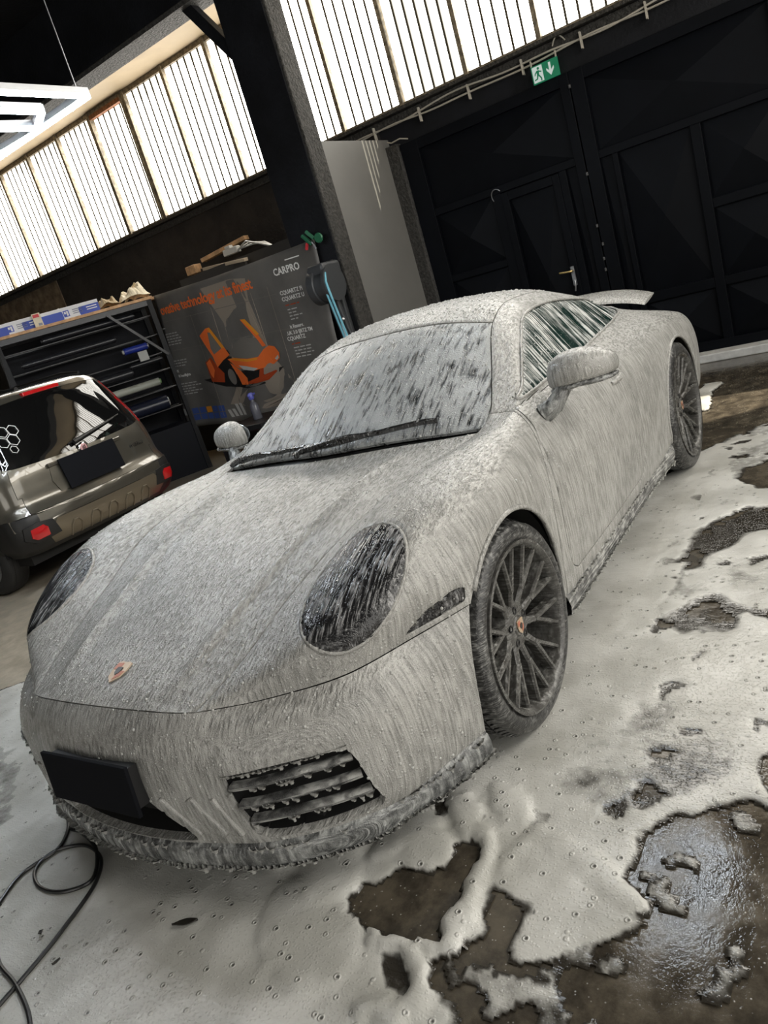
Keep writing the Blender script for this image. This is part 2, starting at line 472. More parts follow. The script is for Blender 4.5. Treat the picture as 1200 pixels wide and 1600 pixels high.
# ---- the sports car --------------------------------------------------------
CAGE = [
 # j0 sill in      j1 sill out      j2                j3               j4                j5               j6 belt/crest     j7               j8               j9              j10 centre
 [(.18,.86,.34),  (.20,.905,.40),  (.22,.915,.48),  (.30,.912,.58),  (.47,.835,.58),  (.66,.725,.575), (.77,.57,.572),  (.85,.44,.58),   (.882,.385,.586),(.912,.2,.596), (.92,0,.60)],
 [(.17,.86,.34),  (.19,.905,.42),  (.20,.918,.52),  (.26,.918,.64),  (.42,.868,.66),  (.585,.795,.675),(.675,.685,.678), (.715,.57,.662), (.74,.43,.637),  (.785,.22,.645),(.795,0,.645)],
 [(.15,.86,.34),  (.16,.905,.44),  (.17,.92,.55),   (.20,.92,.69),   (.30,.885,.745), (.385,.825,.80), (.42,.72,.815),  (.455,.60,.785),  (.47,.47,.735),  (.50,.24,.738), (.51,0,.738)],
 [(.08,.86,.34),  (.08,.905,.45),  (.08,.922,.58),  (.09,.922,.735), (.12,.885,.82),  (.13,.82,.865),  (.14,.72,.885),  (.14,.62,.862),  (.15,.55,.828),  (.17,.27,.826), (.18,0,.826)],
 [(-.05,.86,.34), (-.05,.905,.45), (-.05,.922,.60), (-.06,.92,.745), (-.10,.885,.825),(-.12,.83,.872), (-.13,.74,.897), (-.13,.66,.876), (-.13,.59,.858), (-.10,.30,.868),(-.08,0,.872)],
 [(-.28,.86,.34), (-.28,.90,.42),  (-.28,.912,.56), (-.30,.905,.70), (-.34,.87,.80),  (-.42,.82,.858), (-.46,.765,.885),(-.47,.715,.884),(-.46,.66,.875), (-.36,.32,.895),(-.31,0,.90)],
 [(-.42,.80,.17), (-.42,.865,.20), (-.43,.885,.36), (-.45,.89,.55),  (-.50,.875,.70), (-.56,.83,.83),  (-.60,.765,.893),(-.61,.725,.90), (-.58,.665,.91), (-.45,.325,.955),(-.40,0,.965)],
 [(-.65,.80,.165),(-.65,.865,.19), (-.66,.888,.36), (-.67,.893,.55), (-.70,.875,.70), (-.74,.835,.82), (-.78,.765,.898),(-.80,.675,.99), (-.76,.62,1.00), (-.65,.305,1.075),(-.60,0,1.085)],
 [(-1.0,.80,.165),(-1.0,.868,.19), (-1.0,.89,.36),  (-1.0,.895,.55), (-1.02,.878,.70),(-1.05,.838,.82),(-1.08,.765,.903),(-1.15,.585,1.165),(-1.09,.53,1.19),(-1.02,.28,1.25),(-.99,0,1.263)],
 [(-1.35,.80,.165),(-1.35,.868,.19),(-1.35,.89,.36),(-1.35,.897,.55),(-1.35,.88,.70), (-1.35,.838,.82),(-1.36,.76,.908), (-1.40,.555,1.205),(-1.36,.50,1.243),(-1.35,.27,1.297),(-1.35,0,1.311)],
 [(-1.75,.80,.165),(-1.75,.872,.19),(-1.75,.895,.36),(-1.75,.903,.55),(-1.75,.89,.70),(-1.75,.845,.82),(-1.75,.748,.918),(-1.78,.545,1.18),(-1.76,.485,1.223),(-1.76,.26,1.27),(-1.76,0,1.282)],
 [(-2.05,.80,.20),(-2.05,.89,.24), (-2.05,.908,.38),(-2.05,.917,.56),(-2.05,.907,.71),(-2.05,.86,.83), (-2.07,.745,.93),(-2.10,.55,1.125),(-2.08,.48,1.155),(-2.08,.26,1.19),(-2.08,0,1.20)],
 [(-2.45,.84,.36),(-2.45,.915,.40),(-2.45,.93,.50), (-2.45,.932,.62),(-2.45,.922,.74),(-2.45,.87,.845),(-2.45,.75,.915),(-2.47,.58,.995),(-2.46,.50,1.02), (-2.47,.26,1.055),(-2.47,0,1.065)],
 [(-2.85,.82,.30),(-2.85,.895,.33),(-2.85,.915,.45),(-2.85,.92,.58), (-2.85,.905,.72),(-2.85,.85,.815),(-2.85,.74,.865),(-2.85,.60,.892),(-2.85,.50,.903),(-2.85,.26,.92),(-2.85,0,.925)],
 [(-3.2,.75,.28), (-3.2,.83,.31),  (-3.2,.865,.43), (-3.2,.875,.57), (-3.2,.855,.70), (-3.2,.80,.775), (-3.2,.70,.805), (-3.2,.58,.82),  (-3.2,.48,.825), (-3.2,.26,.835),(-3.2,0,.84)],
 [(-3.42,.68,.28),(-3.42,.72,.31), (-3.42,.76,.43), (-3.42,.775,.57),(-3.42,.765,.68),(-3.42,.72,.74), (-3.42,.64,.765),(-3.42,.54,.775),(-3.42,.45,.78),(-3.42,.25,.79),(-3.42,0,.79)],
 [(-3.51,.55,.30),(-3.51,.58,.33), (-3.52,.61,.43), (-3.52,.62,.55), (-3.52,.61,.63), (-3.51,.58,.67), (-3.51,.52,.69), (-3.51,.44,.70), (-3.51,.36,.705),(-3.51,.2,.71),(-3.51,0,.71)],
 [(-3.52,.3,.38), (-3.53,.3,.42),  (-3.53,.3,.46),  (-3.53,.3,.50),  (-3.53,.3,.53),  (-3.53,.29,.55), (-3.53,.26,.56), (-3.53,.22,.56), (-3.53,.18,.56), (-3.53,.1,.56), (-3.53,0,.56)],
]
NOSE = [  # columns from the front wheel arch round to the centre; each from the bonnet/wing joint down to the lip
 [(.30,.912,.58), (.345,.916,.50),(.368,.916,.42),(.378,.912,.34),(.376,.902,.26),(.366,.89,.205),(.355,.88,.165)],
 [(.47,.835,.58), (.495,.855,.53),(.505,.868,.45),(.51,.87,.36), (.505,.865,.26),(.495,.85,.20), (.48,.835,.155)],
 [(0.66,0.725,0.575),(0.6934,0.7536,0.53),(0.712,0.77,0.46), (0.717,0.778,0.36),(0.707,0.778,0.26),(0.687,0.763,0.19), (0.6596,0.7464,0.145)],
 [(0.77,0.57,0.572), (0.8204,0.595,0.535),(0.852,0.61,0.46), (0.86,0.615,0.36),(0.85,0.615,0.26),(0.832,0.61,0.18), (0.7976,0.593,0.14)],
 [(0.85,0.44,0.58),  (0.8948,0.4528,0.54), (0.926,0.464,0.465),(0.934,0.469,0.36),(0.924,0.464,0.26), (0.909,0.459,0.18),(0.8762,0.4432,0.135)],
 [(.882,.385,.586),(.917,.392,.545),(.942,.40,.465),(.948,.40,.36),(.94,.40,.26),(.925,.395,.18),(.895,.38,.135)],
 [(.912,.2,.596), (.955,.2,.55),  (.985,.2,.47),  (.99,.2,.36),  (.98,.2,.26),  (.965,.2,.18),  (.935,.2,.135)],
 [(.92,0,.60),    (.965,0,.555),  (.997,0,.475),  (1.003,0,.36), (.993,0,.26),  (.978,0,.18),   (.948,0,.135)],
]
FW = (0.0, .34); RW = (-2.45, .36)          # wheel centres in the side view
car = empty('sports_car', (0, 0, 0), label='grey sports car covered in white snow foam, largest car in the bay', cat='car')

def mirror_grid(C):
    C = np.asarray(C, float)
    L = C.copy(); Rr = C[:, :-1][:, ::-1].copy(); Rr[..., 1] *= -1
    return np.concatenate([L, Rr], axis=1)           # left edge -> centre -> right edge

G, IU, IV = tensor(mirror_grid(CAGE), .0125)
G = relax(G, 3)
NK = 2*len(CAGE[0])-2                                # last control column index (20)
VV = np.minimum(IV, NK-IV)                           # 0 sill .. 10 centre, both sides
side = np.abs(G[..., 1])
circle = lambda c, r, n=72: np.array([(c[0]+r*math.cos(2*math.pi*k/n), c[1]+r*math.sin(2*math.pi*k/n)) for k in range(n)])
xz = lambda A: A[..., [0, 2]]
vrow = np.broadcast_to(VV[None, :], G.shape[:2]); urow = np.broadcast_to(IU[:, None], G.shape[:2])
ARCH_F, ARCH_R = circle(FW, .378), circle(RW, .388)
G, sdF = snap(G, xz, ARCH_F, .0125, vrow < 5.2)
G, sdR = snap(G, xz, ARCH_R, .0125, vrow < 5.2)
DLO = smooth_poly([(-.70,.917),(-1.05,.922),(-1.4,.928),(-1.75,.94),(-2.1,.957),(-2.36,.968),(-2.50,.985),(-2.44,1.02),(-2.25,1.075),(-2.0,1.125),(-1.7,1.165),(-1.42,1.175),(-1.24,1.155),(-1.08,1.09),(-.92,1.01),(-.80,.95)], 8)
G, sdD = snap(G, xz, DLO, .0125, (vrow > 5.6) & (vrow < 7.6) & (urow > 5))
DOOR = np.array([(-.63,.905),(-.60,.86),(-.565,.80),(-.54,.70),(-.52,.58),(-.505,.45),(-.505,.35),(-.52,.30),(-.56,.275),(-1.0,.27),(-1.5,.275),(-1.56,.295),(-1.61,.35),(-1.64,.45),(-1.63,.6),(-1.60,.75),(-1.62,.85),(-1.68,.925),(-1.4,.915),(-1.05,.908)])
G, sdDo = snap(G, xz, DOOR, .0125, (vrow < 6.3) & (np.abs(sdD) > .02))
# headlamps: ellipse in a plane that leans back with the wing
HLC = np.array((.487, .703, .735)); HA = np.array((.83, -.144, -.54)); HA /= np.linalg.norm(HA)
HN = np.array((.52, .30, .80)); HN -= HA*(HN@HA); HN /= np.linalg.norm(HN); HB = np.cross(HN, HA)
def hl_proj(A):
    B = A.copy(); B[..., 1] = np.abs(B[..., 1])
    d = B-HLC
    return np.stack([d@HA, d@HB], -1)
HL = np.array([(.205*math.cos(a), -.130*math.sin(a)) for a in np.linspace(0, 2*math.pi, 64, endpoint=False)])
hlw = (vrow > 3.6) & (vrow < 8) & (urow < 3.2)
G, sdH = snap(G, hl_proj, HL, .0125, hlw)
TURN = np.array([(.505,.597),(.40,.597),(.305,.598),(.295,.632),(.34,.642),(.43,.632)])
tlw = (vrow > 2.6) & (vrow < 5) & (urow < 3)
G, sdT = snap(G, xz, TURN, .0125, tlw)
N = grid_normals(G)
if N[len(IU)//2, len(IV)//2, 2] < 0: N = -N; FLIP = True
else: FLIP = False
fU = .5*(IU[1:]+IU[:-1]); fV = .5*(VV[1:]+VV[:-1])
FU, FV = np.meshgrid(fU, fV, indexing='ij')
arch = ((face_sd(sdF) < 0) | (face_sd(sdR) < 0)) & (FV < 5.5)
# nothing hangs below the bonnet joint in front of the front wheel
gone = arch | ((FU < 3) & (FV < 3) & (.25*(G[:-1, :-1, 0]+G[1:, :-1, 0]+G[:-1, 1:, 0]+G[1:, 1:, 0]) > -.1) & (face_sd(sdF) < .03) & (.25*(G[:-1, :-1, 2]+G[1:, :-1, 2]+G[:-1, 1:, 2]+G[1:, 1:, 2]) < .575))
lamp = (face_sd(sdH) < 0) & (FV > 3.6) & (FV < 8) & (FU < 3.2)
turnl = (face_sd(sdT) < 0) & (FV > 2.6) & (FV < 5) & (FU < 3)
hood = (FV > 8) & (FU < 5)
cowl = (FV > 8) & (FU > 5) & (FU < 5.32)
screen = (FV > 8) & (FU > 5.32) & (FU < 8)
roof = (FV > 8) & (FU > 8) & (FU < 10.7)
rearglass = (FV > 8) & (FU > 10.7) & (FU < 13)
sideglass = (face_sd(sdD) < 0) & (FV > 5.6) & (FV < 7.6) & (FU > 5)
door = (face_sd(sdDo) < 0) & (FV < 6.4) & ~sideglass
leftF = np.broadcast_to((.5*(IV[1:]+IV[:-1]) < 10)[None, :], FU.shape)
cx = .25*(G[:-1, :-1, 0]+G[1:, :-1, 0]+G[:-1, 1:, 0]+G[1:, 1:, 0])
bpil = cx + .25*(.25*(G[:-1, :-1, 2]+G[1:, :-1, 2]+G[:-1, 1:, 2]+G[1:, 1:, 2])-1.0)
fender = (FU < 6) & (FV < 8) & ~door & (cx > -.62)
lab = np.zeros(FU.shape, int)
for k, m in enumerate([fender, hood, cowl, screen, roof, rearglass, sideglass & (bpil > -1.76), sideglass & (bpil <= -1.76), door, lamp, gone, turnl]):
    lab[m] = k+1
key = lab*2+leftF*(~np.isin(lab, [2, 3, 4, 5, 6]))
# shut lines: press the seam between two panels in
seam = np.zeros(G.shape[:2], bool)
dv = key[:, 1:] != key[:, :-1]; du = key[1:] != key[:-1]
big_gone = (lab == 11)
seam[:-1, 1:-1] |= dv; seam[1:, 1:-1] |= dv; seam[1:-1, :-1] |= du; seam[1:-1, 1:] |= du
nog = np.zeros(G.shape[:2], bool)
for a in (slice(0, -1), slice(1, None)):
    for b in (slice(0, -1), slice(1, None)): nog[a, b] |= big_gone
seam &= ~nog
G2 = G - N*(.004*seam)[..., None]
# bonnet: two soft creases and a slightly sunk middle
yy = np.abs(G2[..., 1]); xx = G2[..., 0]
cr = .27+.16*np.clip((.85-xx)/1.2, 0, 1)
inb = (vrow > 8) & (urow < 5)
fade = np.clip((.87-xx)/.15, 0, 1)*np.clip((xx+.36)/.2, 0, 1)
G2[..., 2] += np.where(inb, fade*(.012*np.exp(-((yy-cr)/.022)**2) - .012*(yy < cr)*np.clip((cr-yy)/.05, 0, 1)), 0)
GN = grid_normals(G2); GN = -GN if FLIP else GN

def panel(name, mask, mat, label=None, off=0.0, rim=.012, parent=car):
    if not mask.any(): return None
    o = extract(name, G2, mask, mat, parent, flip=not FLIP, offset=off, nrm=GN, rim=rim, gap=.0018)
    if label: o['label'] = label
    return o
panel('body_shell', (lab == 0), M_FOAM)
for s, sm in (('left', leftF), ('right', ~leftF)):
    panel('front_wing', (lab == 1) & sm, M_FOAM)
    panel('door', (lab == 9) & sm, M_FOAM)
    panel('side_window', (lab == 7) & sm, M_GLFOAM, 'dark side window streaked with foam', off=-.006)
    panel('quarter_window', (lab == 8) & sm, M_GLFOAM, 'small dark rear quarter window', off=-.006)
    panel('headlamp_lens', (lab == 10) & sm, M_HLFOAM, 'dark oval headlamp speckled with foam', off=.004)
for sm in (leftF, ~leftF): panel('side_lamp', (lab == 12) & sm, M_HLFOAM, 'slim dark side lamp ahead of wheel', off=-.003)
panel('bonnet', lab == 2, M_FOAM)
panel('windscreen_cowl', lab == 3, M_BLACK, 'black cowl below windscreen', off=-.02)
panel('windscreen', lab == 4, M_WSFOAM, 'dark windscreen running with foam', off=-.004)
panel('roof_panel', lab == 5, M_FOAM)
panel('rear_window', lab == 6, M_WSFOAM, 'sloping dark rear window', off=-.006)

def ring_on(points, name, mat, r, proj_idx=None, lift=0.0, parent=car, hl=False, closed=True, ymin=.3):
    """a bead that follows an outline on the body; points are 2D in the outline's own projection"""
    pr = hl_proj(G2) if hl else xz(G2)
    for sgn in (1, -1):
        ok = (G2[..., 1]*sgn > ymin)
        Pm = pr[ok]; Gm = G2[ok]; Nm = GN[ok]
        P = []
        for q in points:
            d = ((Pm-np.asarray(q))**2).sum(1); k = np.argpartition(d, 5)[:5]; w_ = 1/(d[k]+1e-5)
            c = (Gm[k]*w_[:, None]).sum(0)/w_.sum(); nn = (Nm[k]*w_[:, None]).sum(0); nn /= np.linalg.norm(nn)
            if hl:
                e = np.asarray(q)-(pr[ok][k]*w_[:, None]).sum(0)/w_.sum(); HAs, HBs = HA*np.array((1, sgn, 1)), HB*np.array((1, sgn, 1))
                c = c+HAs*e[0]+HBs*e[1]
            else: c = np.array((q[0], c[1], q[1]))
            P.append(c+nn*lift)
        mb = MB(); mb.tube(P, r, 6, closed=closed); mb.build(name, mat, parent, smooth=True, auto=0)
ring_on(HL, 'headlamp_rim', M_FOAM, .0065, hl=True)
ring_on(DLO[::2], 'window_trim', M_FOAM, .0075)
for c_, r_a, aa, bb in ((FW, .378, -.05, math.pi*.72), (RW, .388, -.35, math.pi+.35)):
    ring_on([(c_[0]+r_a*math.cos(a), c_[1]+r_a*math.sin(a)) for a in np.linspace(aa if c_ is RW else .78, bb if c_ is RW else math.pi+.42, 40)], 'wheel_arch_lip', M_FOAM, .009, closed=False, ymin=.6)

# ---- front bumper ------------------------------------------------------
NB = np.asarray(NOSE, float)
NBm = NB[:-1][::-1].copy(); NBm[..., 1] *= -1
B, BU, BV = tensor(np.concatenate([NB, NBm], 0), .0115)
B = relax(B, 2)
yz = lambda A: np.stack([np.abs(A[..., 1]), A[..., 2]], -1)
INTAKE = np.array([(.452,.425),(.475,.434),(.56,.438),(.65,.436),(.715,.428),(.742,.412),(.752,.38),(.760,.31),(.768,.24),(.757,.226),(.70,.222),(.62,.222),(.54,.226),(.500,.234),(.482,.250),(.458,.34)])
CENTRE = np.array([(-.3,.365),(.10,.366),(.185,.366),(.20,.355),(.245,.30),(.30,.232),(.285,.222),(.10,.218),(-.3,.218)])
B, sd1 = snap(B, yz, INTAKE, .0115)
B, sd2 = snap(B, yz, CENTRE, .0115)
BN = grid_normals(B)
if BN[len(BU)//2, len(BV)//2, 0] < 0: BN = -BN; BF = True
else: BF = False
h1 = face_sd(sd1) < 0; h2 = face_sd(sd2) < 0
bumper = extract('front_bumper', B, ~(h1 | h2), M_FOAM, car, flip=not BF, nrm=BN, rim=.03, gap=.0018)
lefty = np.broadcast_to((.5*(BU[1:]+BU[:-1]) < 7)[:, None], h1.shape)
for m in (h1 & lefty, h1 & ~lefty, h2):
    extract('intake_backing', B, m, M_DARK, car, flip=not BF, offset=-.085, nrm=BN, rim=-.06)

def nose_pt(y, z):
    """point on the bumper surface at half-width y and height z"""
    n = len(BU)//2+1
    X = []; Y = []
    for r in range(n):
        zs = B[r, ::-1, 2]
        X.append(np.interp(z, zs, B[r, ::-1, 0])); Y.append(np.interp(z, zs, B[r, ::-1, 1]))
    Y = np.array(Y[::-1]); X = np.array(X[::-1])
    return np.array([np.interp(y, Y, X), y, z])

def drip_shape(mb, p, L, r, n=5):
    p = np.asarray(p, float)
    prof = [(r*1.5, .004), (r*.9, -.25*L), (r*.45, -.6*L), (r*.55, -.85*L), (0.0005, -L)]
    mb.lathe(prof, n, 'z', tuple(p))

def sweep(path, prof, closed=False):
    """path (n,3), outward horizontal normals from the path; prof list of (out, up)"""
    path = np.asarray(path, float); d = np.gradient(path, axis=0); d[:, 2] = 0
    d /= np.linalg.norm(d, axis=1, keepdims=True)+1e-9
    o = np.stack([d[:, 1], -d[:, 0], 0*d[:, 0]], 1)
    V = []; k = len(prof)
    for p, q in zip(path, o):
        for (a, b) in prof: V.append(p+q*a+np.array((0, 0, b)))
    F = []
    for i in range(len(path)-1):
        for j in range(k if closed else k-1):
            F.append((i*k+j, (i+1)*k+j, (i+1)*k+(j+1) % k, i*k+(j+1) % k))
    if closed: F += [tuple(range(k)), tuple((len(path)-1)*k+j for j in reversed(range(k)))]
    return V, F

mirY = lambda A: np.asarray(A, float)*np.array((1, -1, 1))
# intake slats
DR = MB()
for sgn in (1, -1):
    for zk, y0, y1 in ((.388, .462, .745), (.332, .470, .752), (.278, .480, .758)):
        ys = np.linspace(y0, y1, 16)
        path = np.array([nose_pt(y, zk) for y in ys])
        path[:, 1] *= sgn
        if sgn < 0: path = path[::-1]
        path[:, 2] += .004*np.sin(np.linspace(0, 3.1, len(path)))
        V, F = sweep(path, [(-.014, .008), (-.007, .003), (-.010, -.006), (-.020, -.008), (-.042, -.004), (-.038, .006)], True)
        MB().add(V, F).build('intake_slat', M_GRILLE, car, smooth=True, auto=60)
        for q in range(11):
            i = RNG.randint(0, len(path)-1); f = RNG.rand()
            p = path[i]*(1-f)+path[i+1]*f
            c = np.array((p[0], p[1], 0)); c /= np.linalg.norm(c)
            drip_shape(DR, p-c*.008+np.array((0, 0, -.006)), .006+.012*RNG.rand()**2, .007+.004*RNG.rand())
# drips off the upper rim of the intakes and the lip
for sgn in (1, -1):
    for y in np.arange(.46, .735, .013):
        p = nose_pt(y+RNG.uniform(-.004, .004), .432); p[1] *= sgn
        drip_shape(DR, p-np.array((.008, .004*sgn, 0)), .006+.012*RNG.rand()**2, .009+.004*RNG.rand())
# fins either side of the number plate
for sgn in (1, -1):
    for (a, b, wd) in ((.235, .315, .030), (.330, .395, .034), (.405, .445, .022)):
        p0 = nose_pt(a, .372); p1 = nose_pt(b, .245)
        p0[1] *= sgn; p1[1] *= sgn
        MB().bar(p0+np.array((-.010, 0, 0)), p1+np.array((-.008, 0, 0)), wd, .034, (1, 0, 0)).build('bumper_fin', M_FOAM, car, bevel=.006)
# lower lip
ys = np.concatenate([np.linspace(0, .45, 24), np.linspace(.47, .735, 20)])
half = np.array([nose_pt(y, .195) for y in ys])
tail = np.array([(.615, .79, .195), (.56, .825, .195), (.50, .85, .195), (.43, .87, .195), (.37, .885, .195)])
half = np.concatenate([half, tail]); half = half[np.argsort(-half[:, 0], kind='stable')] if False else half
lip = np.concatenate([mirY(half[1:][::-1]), half])
V, F = sweep(lip, [(-.03, .022), (-.004, .022), (.014, .010), (.020, -.012), (.018, -.040), (.010, -.058), (-.06, -.062), (-.08, 0)], True)
MB().add(V, F).build('front_lip', M_BLKFOAM, car, smooth=True, auto=50)['label'] = 'black front lip edged with dripping foam'
dlt = np.gradient(lip, axis=0); dlt /= np.linalg.norm(dlt, axis=1, keepdims=True)
cum = np.concatenate([[0], np.cumsum(np.linalg.norm(np.diff(lip, axis=0), axis=1))])
for s in np.arange(0, cum[-1], .016):
    s = s+RNG.uniform(-.006, .006)
    p = np.array([np.interp(s, cum, lip[:, k]) for k in range(3)])
    o = np.array([np.interp(s, cum, dlt[:, 1]), -np.interp(s, cum, dlt[:, 0]), 0])
    drip_shape(DR, p+o*.014+np.array((0, 0, -.052)), .006+.020*RNG.rand()**3, .009+.006*RNG.rand())
    if RNG.rand() < .35: drip_shape(DR, p+o*.014+np.array((0, 0, .008)), .010+.015*RNG.rand(), .007+.005*RNG.rand())
tag(DR.build('foam_drips', M_BUB, car, smooth=True, auto=0, fix=False), 'white foam dripping from bumper edges', kind='stuff')

# number plate (blanked out)
pl = [nose_pt(0, z) for z in (.485, .335)]
mb = MB(); R = Matrix.Rotation(math.radians(-6), 3, 'Y')
mb.box((-.006, -.20, -.074), (.006, .20, .074), R, (1.030, .018, .425))
mb.build('number_plate', M_PLATE, car, bevel=.002)['label'] = 'blank black number plate'
mb = MB(); mb.box((-.05, -.185, -.06), (.0, .185, .06), R, (1.022, .018, .425)); mb.build('plate_holder', M_BLACK, car)

# ---- bonnet crest ------------------------------------------------------
M_CREST = plain('crest_enamel', (.55, .42, .30), .3, .3)
M_CRESTR = plain('crest_red', (.45, .16, .10), .3)
M_CRESTK = plain('crest_black', (.04, .035, .03), .3)
def crest(parent, c, xd, yd, s, name='crest_badge'):
    """a shield with four quarters and a small centre shield"""
    xd = Vector(xd).normalized(); yd = Vector(yd).normalized(); nd = xd.cross(yd); c = Vector(c)
    sh = [(-.5, .55), (-.25, .62), (0, .58), (.25, .62), (.5, .55), (.52, .1), (.40, -.35), (0, -.68), (-.40, -.35), (-.52, .1)]
    f = lambda k: (lambda u, v, h: c+xd*(u*s*k)+yd*(v*s*k)+nd*h)
    root = MB().prism(sh, 0, .003, f(1.0)).build(name, M_CREST, parent)
    q1 = [(0, .58), (-.25, .62), (-.5, .55), (-.51, .05), (0, .05)]
    q2 = [(0, -.05), (.50, -.05), (.40, -.35), (0, -.68)]
    MB().prism([(-.46, .10), (-.04, .10), (-.04, .5), (-.46, .48)], .003, .0042, f(1)).build('badge_field', M_CRESTR, root)
    MB().prism([(.04, -.52), (.36, -.30), (.44, .02), (.04, .02)], .003, .0042, f(1)).build('badge_field', M_CRESTR, root)
    MB().prism([(a*.38, b*.38) for a, b in sh], .003, .0055, f(1)).build('badge_shield', M_CRESTK, root)
    return root
ci = np.argmin(np.abs(IV-10)); ri = np.argmin(np.abs(G2[:, ci, 0]-.81))
cp = G2[ri, ci]; ct = G2[ri-3, ci]-G2[ri+3, ci]
crest(car, cp+np.array((0, 0, .003)), (0, 1, 0), -ct if ct[0] > 0 else ct, .062)['label'] = 'small gold and red shield badge'

M_WIPER = foam_mat('foam_on_wipers', under=(.010, .010, .010), foam=(.42, .42, .42), thin=(.06, .06, .06), cover=.26, top_freq=40, top_len=40, soft=.1)
# ---- wipers ------------------------------------------------------------
def screen_pt(y, u, lift=0.0):
    r = np.argmin(np.abs(IU-u)); row = G2[r]
    ys = row[:, 1]; o = np.argsort(ys)
    m = (VV[o] > 8)
    p = np.array([np.interp(y, ys[o][m], row[o][m][:, k]) for k in range(3)])
    return p+np.array((.5, 0, .85))*lift
for (y0, y1, u0, u1) in ((-.62, -.06, 5.42, 5.62), (-.10, .50, 5.40, 5.86)):
    ys = np.linspace(y0, y1, 12); us = np.linspace(u0, u1, 12)
    P = [screen_pt(y, u, .018) for y, u in zip(ys, us)]
    MB().tube(P, .011, 6).build('wiper_blade', M_WIPER, car, smooth=True)
    A = [screen_pt(y0, 5.25, .02)]+[screen_pt(y, u, .032+.01*math.sin(3*k/5)) for k, (y, u) in enumerate(zip(ys[1:8], us[1:8]-.08))]
    MB().tube(A, [.013]*3+[.009]*(len(A)-3), 6).build('wiper_arm', M_WIPER, car, smooth=True)

# ---- door mirrors ------------------------------------------------------
def superball(n=20, m=12, e=.75):
    V = []; F = []
    sg = lambda a, p: math.copysign(abs(a)**p, a)
    for i in range(m+1):
        ph = -math.pi/2+math.pi*i/m
        for k in range(n):
            th = 2*math.pi*k/n
            V.append((sg(math.cos(ph), e)*sg(math.cos(th), e), sg(math.cos(ph), e)*sg(math.sin(th), e), sg(math.sin(ph), e)))
    for i in range(m):
        for k in range(n): F.append((i*n+k, i*n+(k+1) % n, (i+1)*n+(k+1) % n, (i+1)*n+k))
    return np.array(V), F
for sgn in (1, -1):
    mroot = empty('door_mirror', (0, 0, 0), parent=car)
    V, F = superball(28, 16, .8)
    c = np.array((-.83, .955, .965))
    W = V*np.array((.085, .125, .078))
    W[:, 0] *= np.where(W[:, 0] > 0, 1+.25*(1-np.abs(V[:, 1])), .55)
    W[:, 2] *= 1-.22*V[:, 1]                      # outer end slimmer
    W[:, 2] = np.where(W[:, 2] < -.030, -.030+(W[:, 2]+.030)*.25, W[:, 2])
    W[:, 2] += .10*W[:, 1]-.15*np.maximum(W[:, 1], 0)
    W[:, 0] -= .30*(W[:, 1]+.06)
    P = (W+c)*np.array((1, sgn, 1))
    MB().add(P, F).build('mirror_cap', M_FOAM, mroot, smooth=True, auto=0)
    V2 = V*np.array((.080, .119, .016)); V2[:, 0] *= np.where(V2[:, 0] > 0, 1.2, .6); V2[:, 0] -= .30*(V2[:, 1]+.06)
    V2[:, 2] += .10*V2[:, 1]-.15*np.maximum(V2[:, 1], 0)
    P = (V2+c+np.array((.004, 0, -.043)))*np.array((1, sgn, 1))
    MB().add(P, F).build('mirror_base', M_BLKFOAM, mroot, smooth=True, auto=0)
    mb = MB()
    st = [np.array(p)*np.array((1, sgn, 1)) for p in ((-.72, .815, .84), (-.735, .86, .865), (-.76, .885, .90), (-.79, .90, .93))]
    mb.tube(st, [.040, .036, .030, .032], 12).build('mirror_arm', M_BLKFOAM, mroot, smooth=True)
    mb = MB(); mb.add((V*np.array((.006, .10, .05))+c+np.array((-.05, 0, 0)))*np.array((1, sgn, 1)), F)
    mb.build('mirror_glass', plain('mirror_silver', (.6, .65, .7), .05, 1.0) if sgn > 0 else bpy.data.materials['mirror_silver'], mroot, smooth=True)

# ---- rear wing, handles, sills, floor ------------------------------------
ys = np.linspace(-.62, .62, 41); V = []; F = []
for y in ys:
    e = abs(y)/.62; z = .975-.075*e**2.4-.02*e**6; x0 = -3.02-.10*e**2; x1 = -3.40-.0*e
    for (a, b) in ((0, 0), (.06, .016), (.3, .026), (.7, .020), (.97, .012), (1, .0), (.7, -.008), (.3, -.012)):
        V.append((x0+(x1-x0)*a, y, z+b*(1-.5*e**4)+.03*a))
for i in range(40):
    for k in range(8): F.append((i*8+k, i*8+(k+1) % 8, (i+1)*8+(k+1) % 8, (i+1)*8+k))
F += [tuple(range(8)), tuple(320+k for k in reversed(range(8)))]
MB().add(V, F).build('rear_spoiler', M_FOAM, car, smooth=True, auto=50)
for y in (-.35, .35):
    MB().box((-3.30, y-.015, .80), (-3.16, y+.015, .985)).build('spoiler_strut', M_BLACK, car, bevel=.004)
def side_pt(x, z):
    P = G2[:, :int(np.argmin(np.abs(IV-6)))+1].reshape(-1, 3)
    d = (P[:, 0]-x)**2+(P[:, 2]-z)**2
    k = np.argsort(d)[:4]; w = 1/(d[k]+1e-6)
    return np.array((x, (P[k, 1]*w).sum()/w.sum(), z))
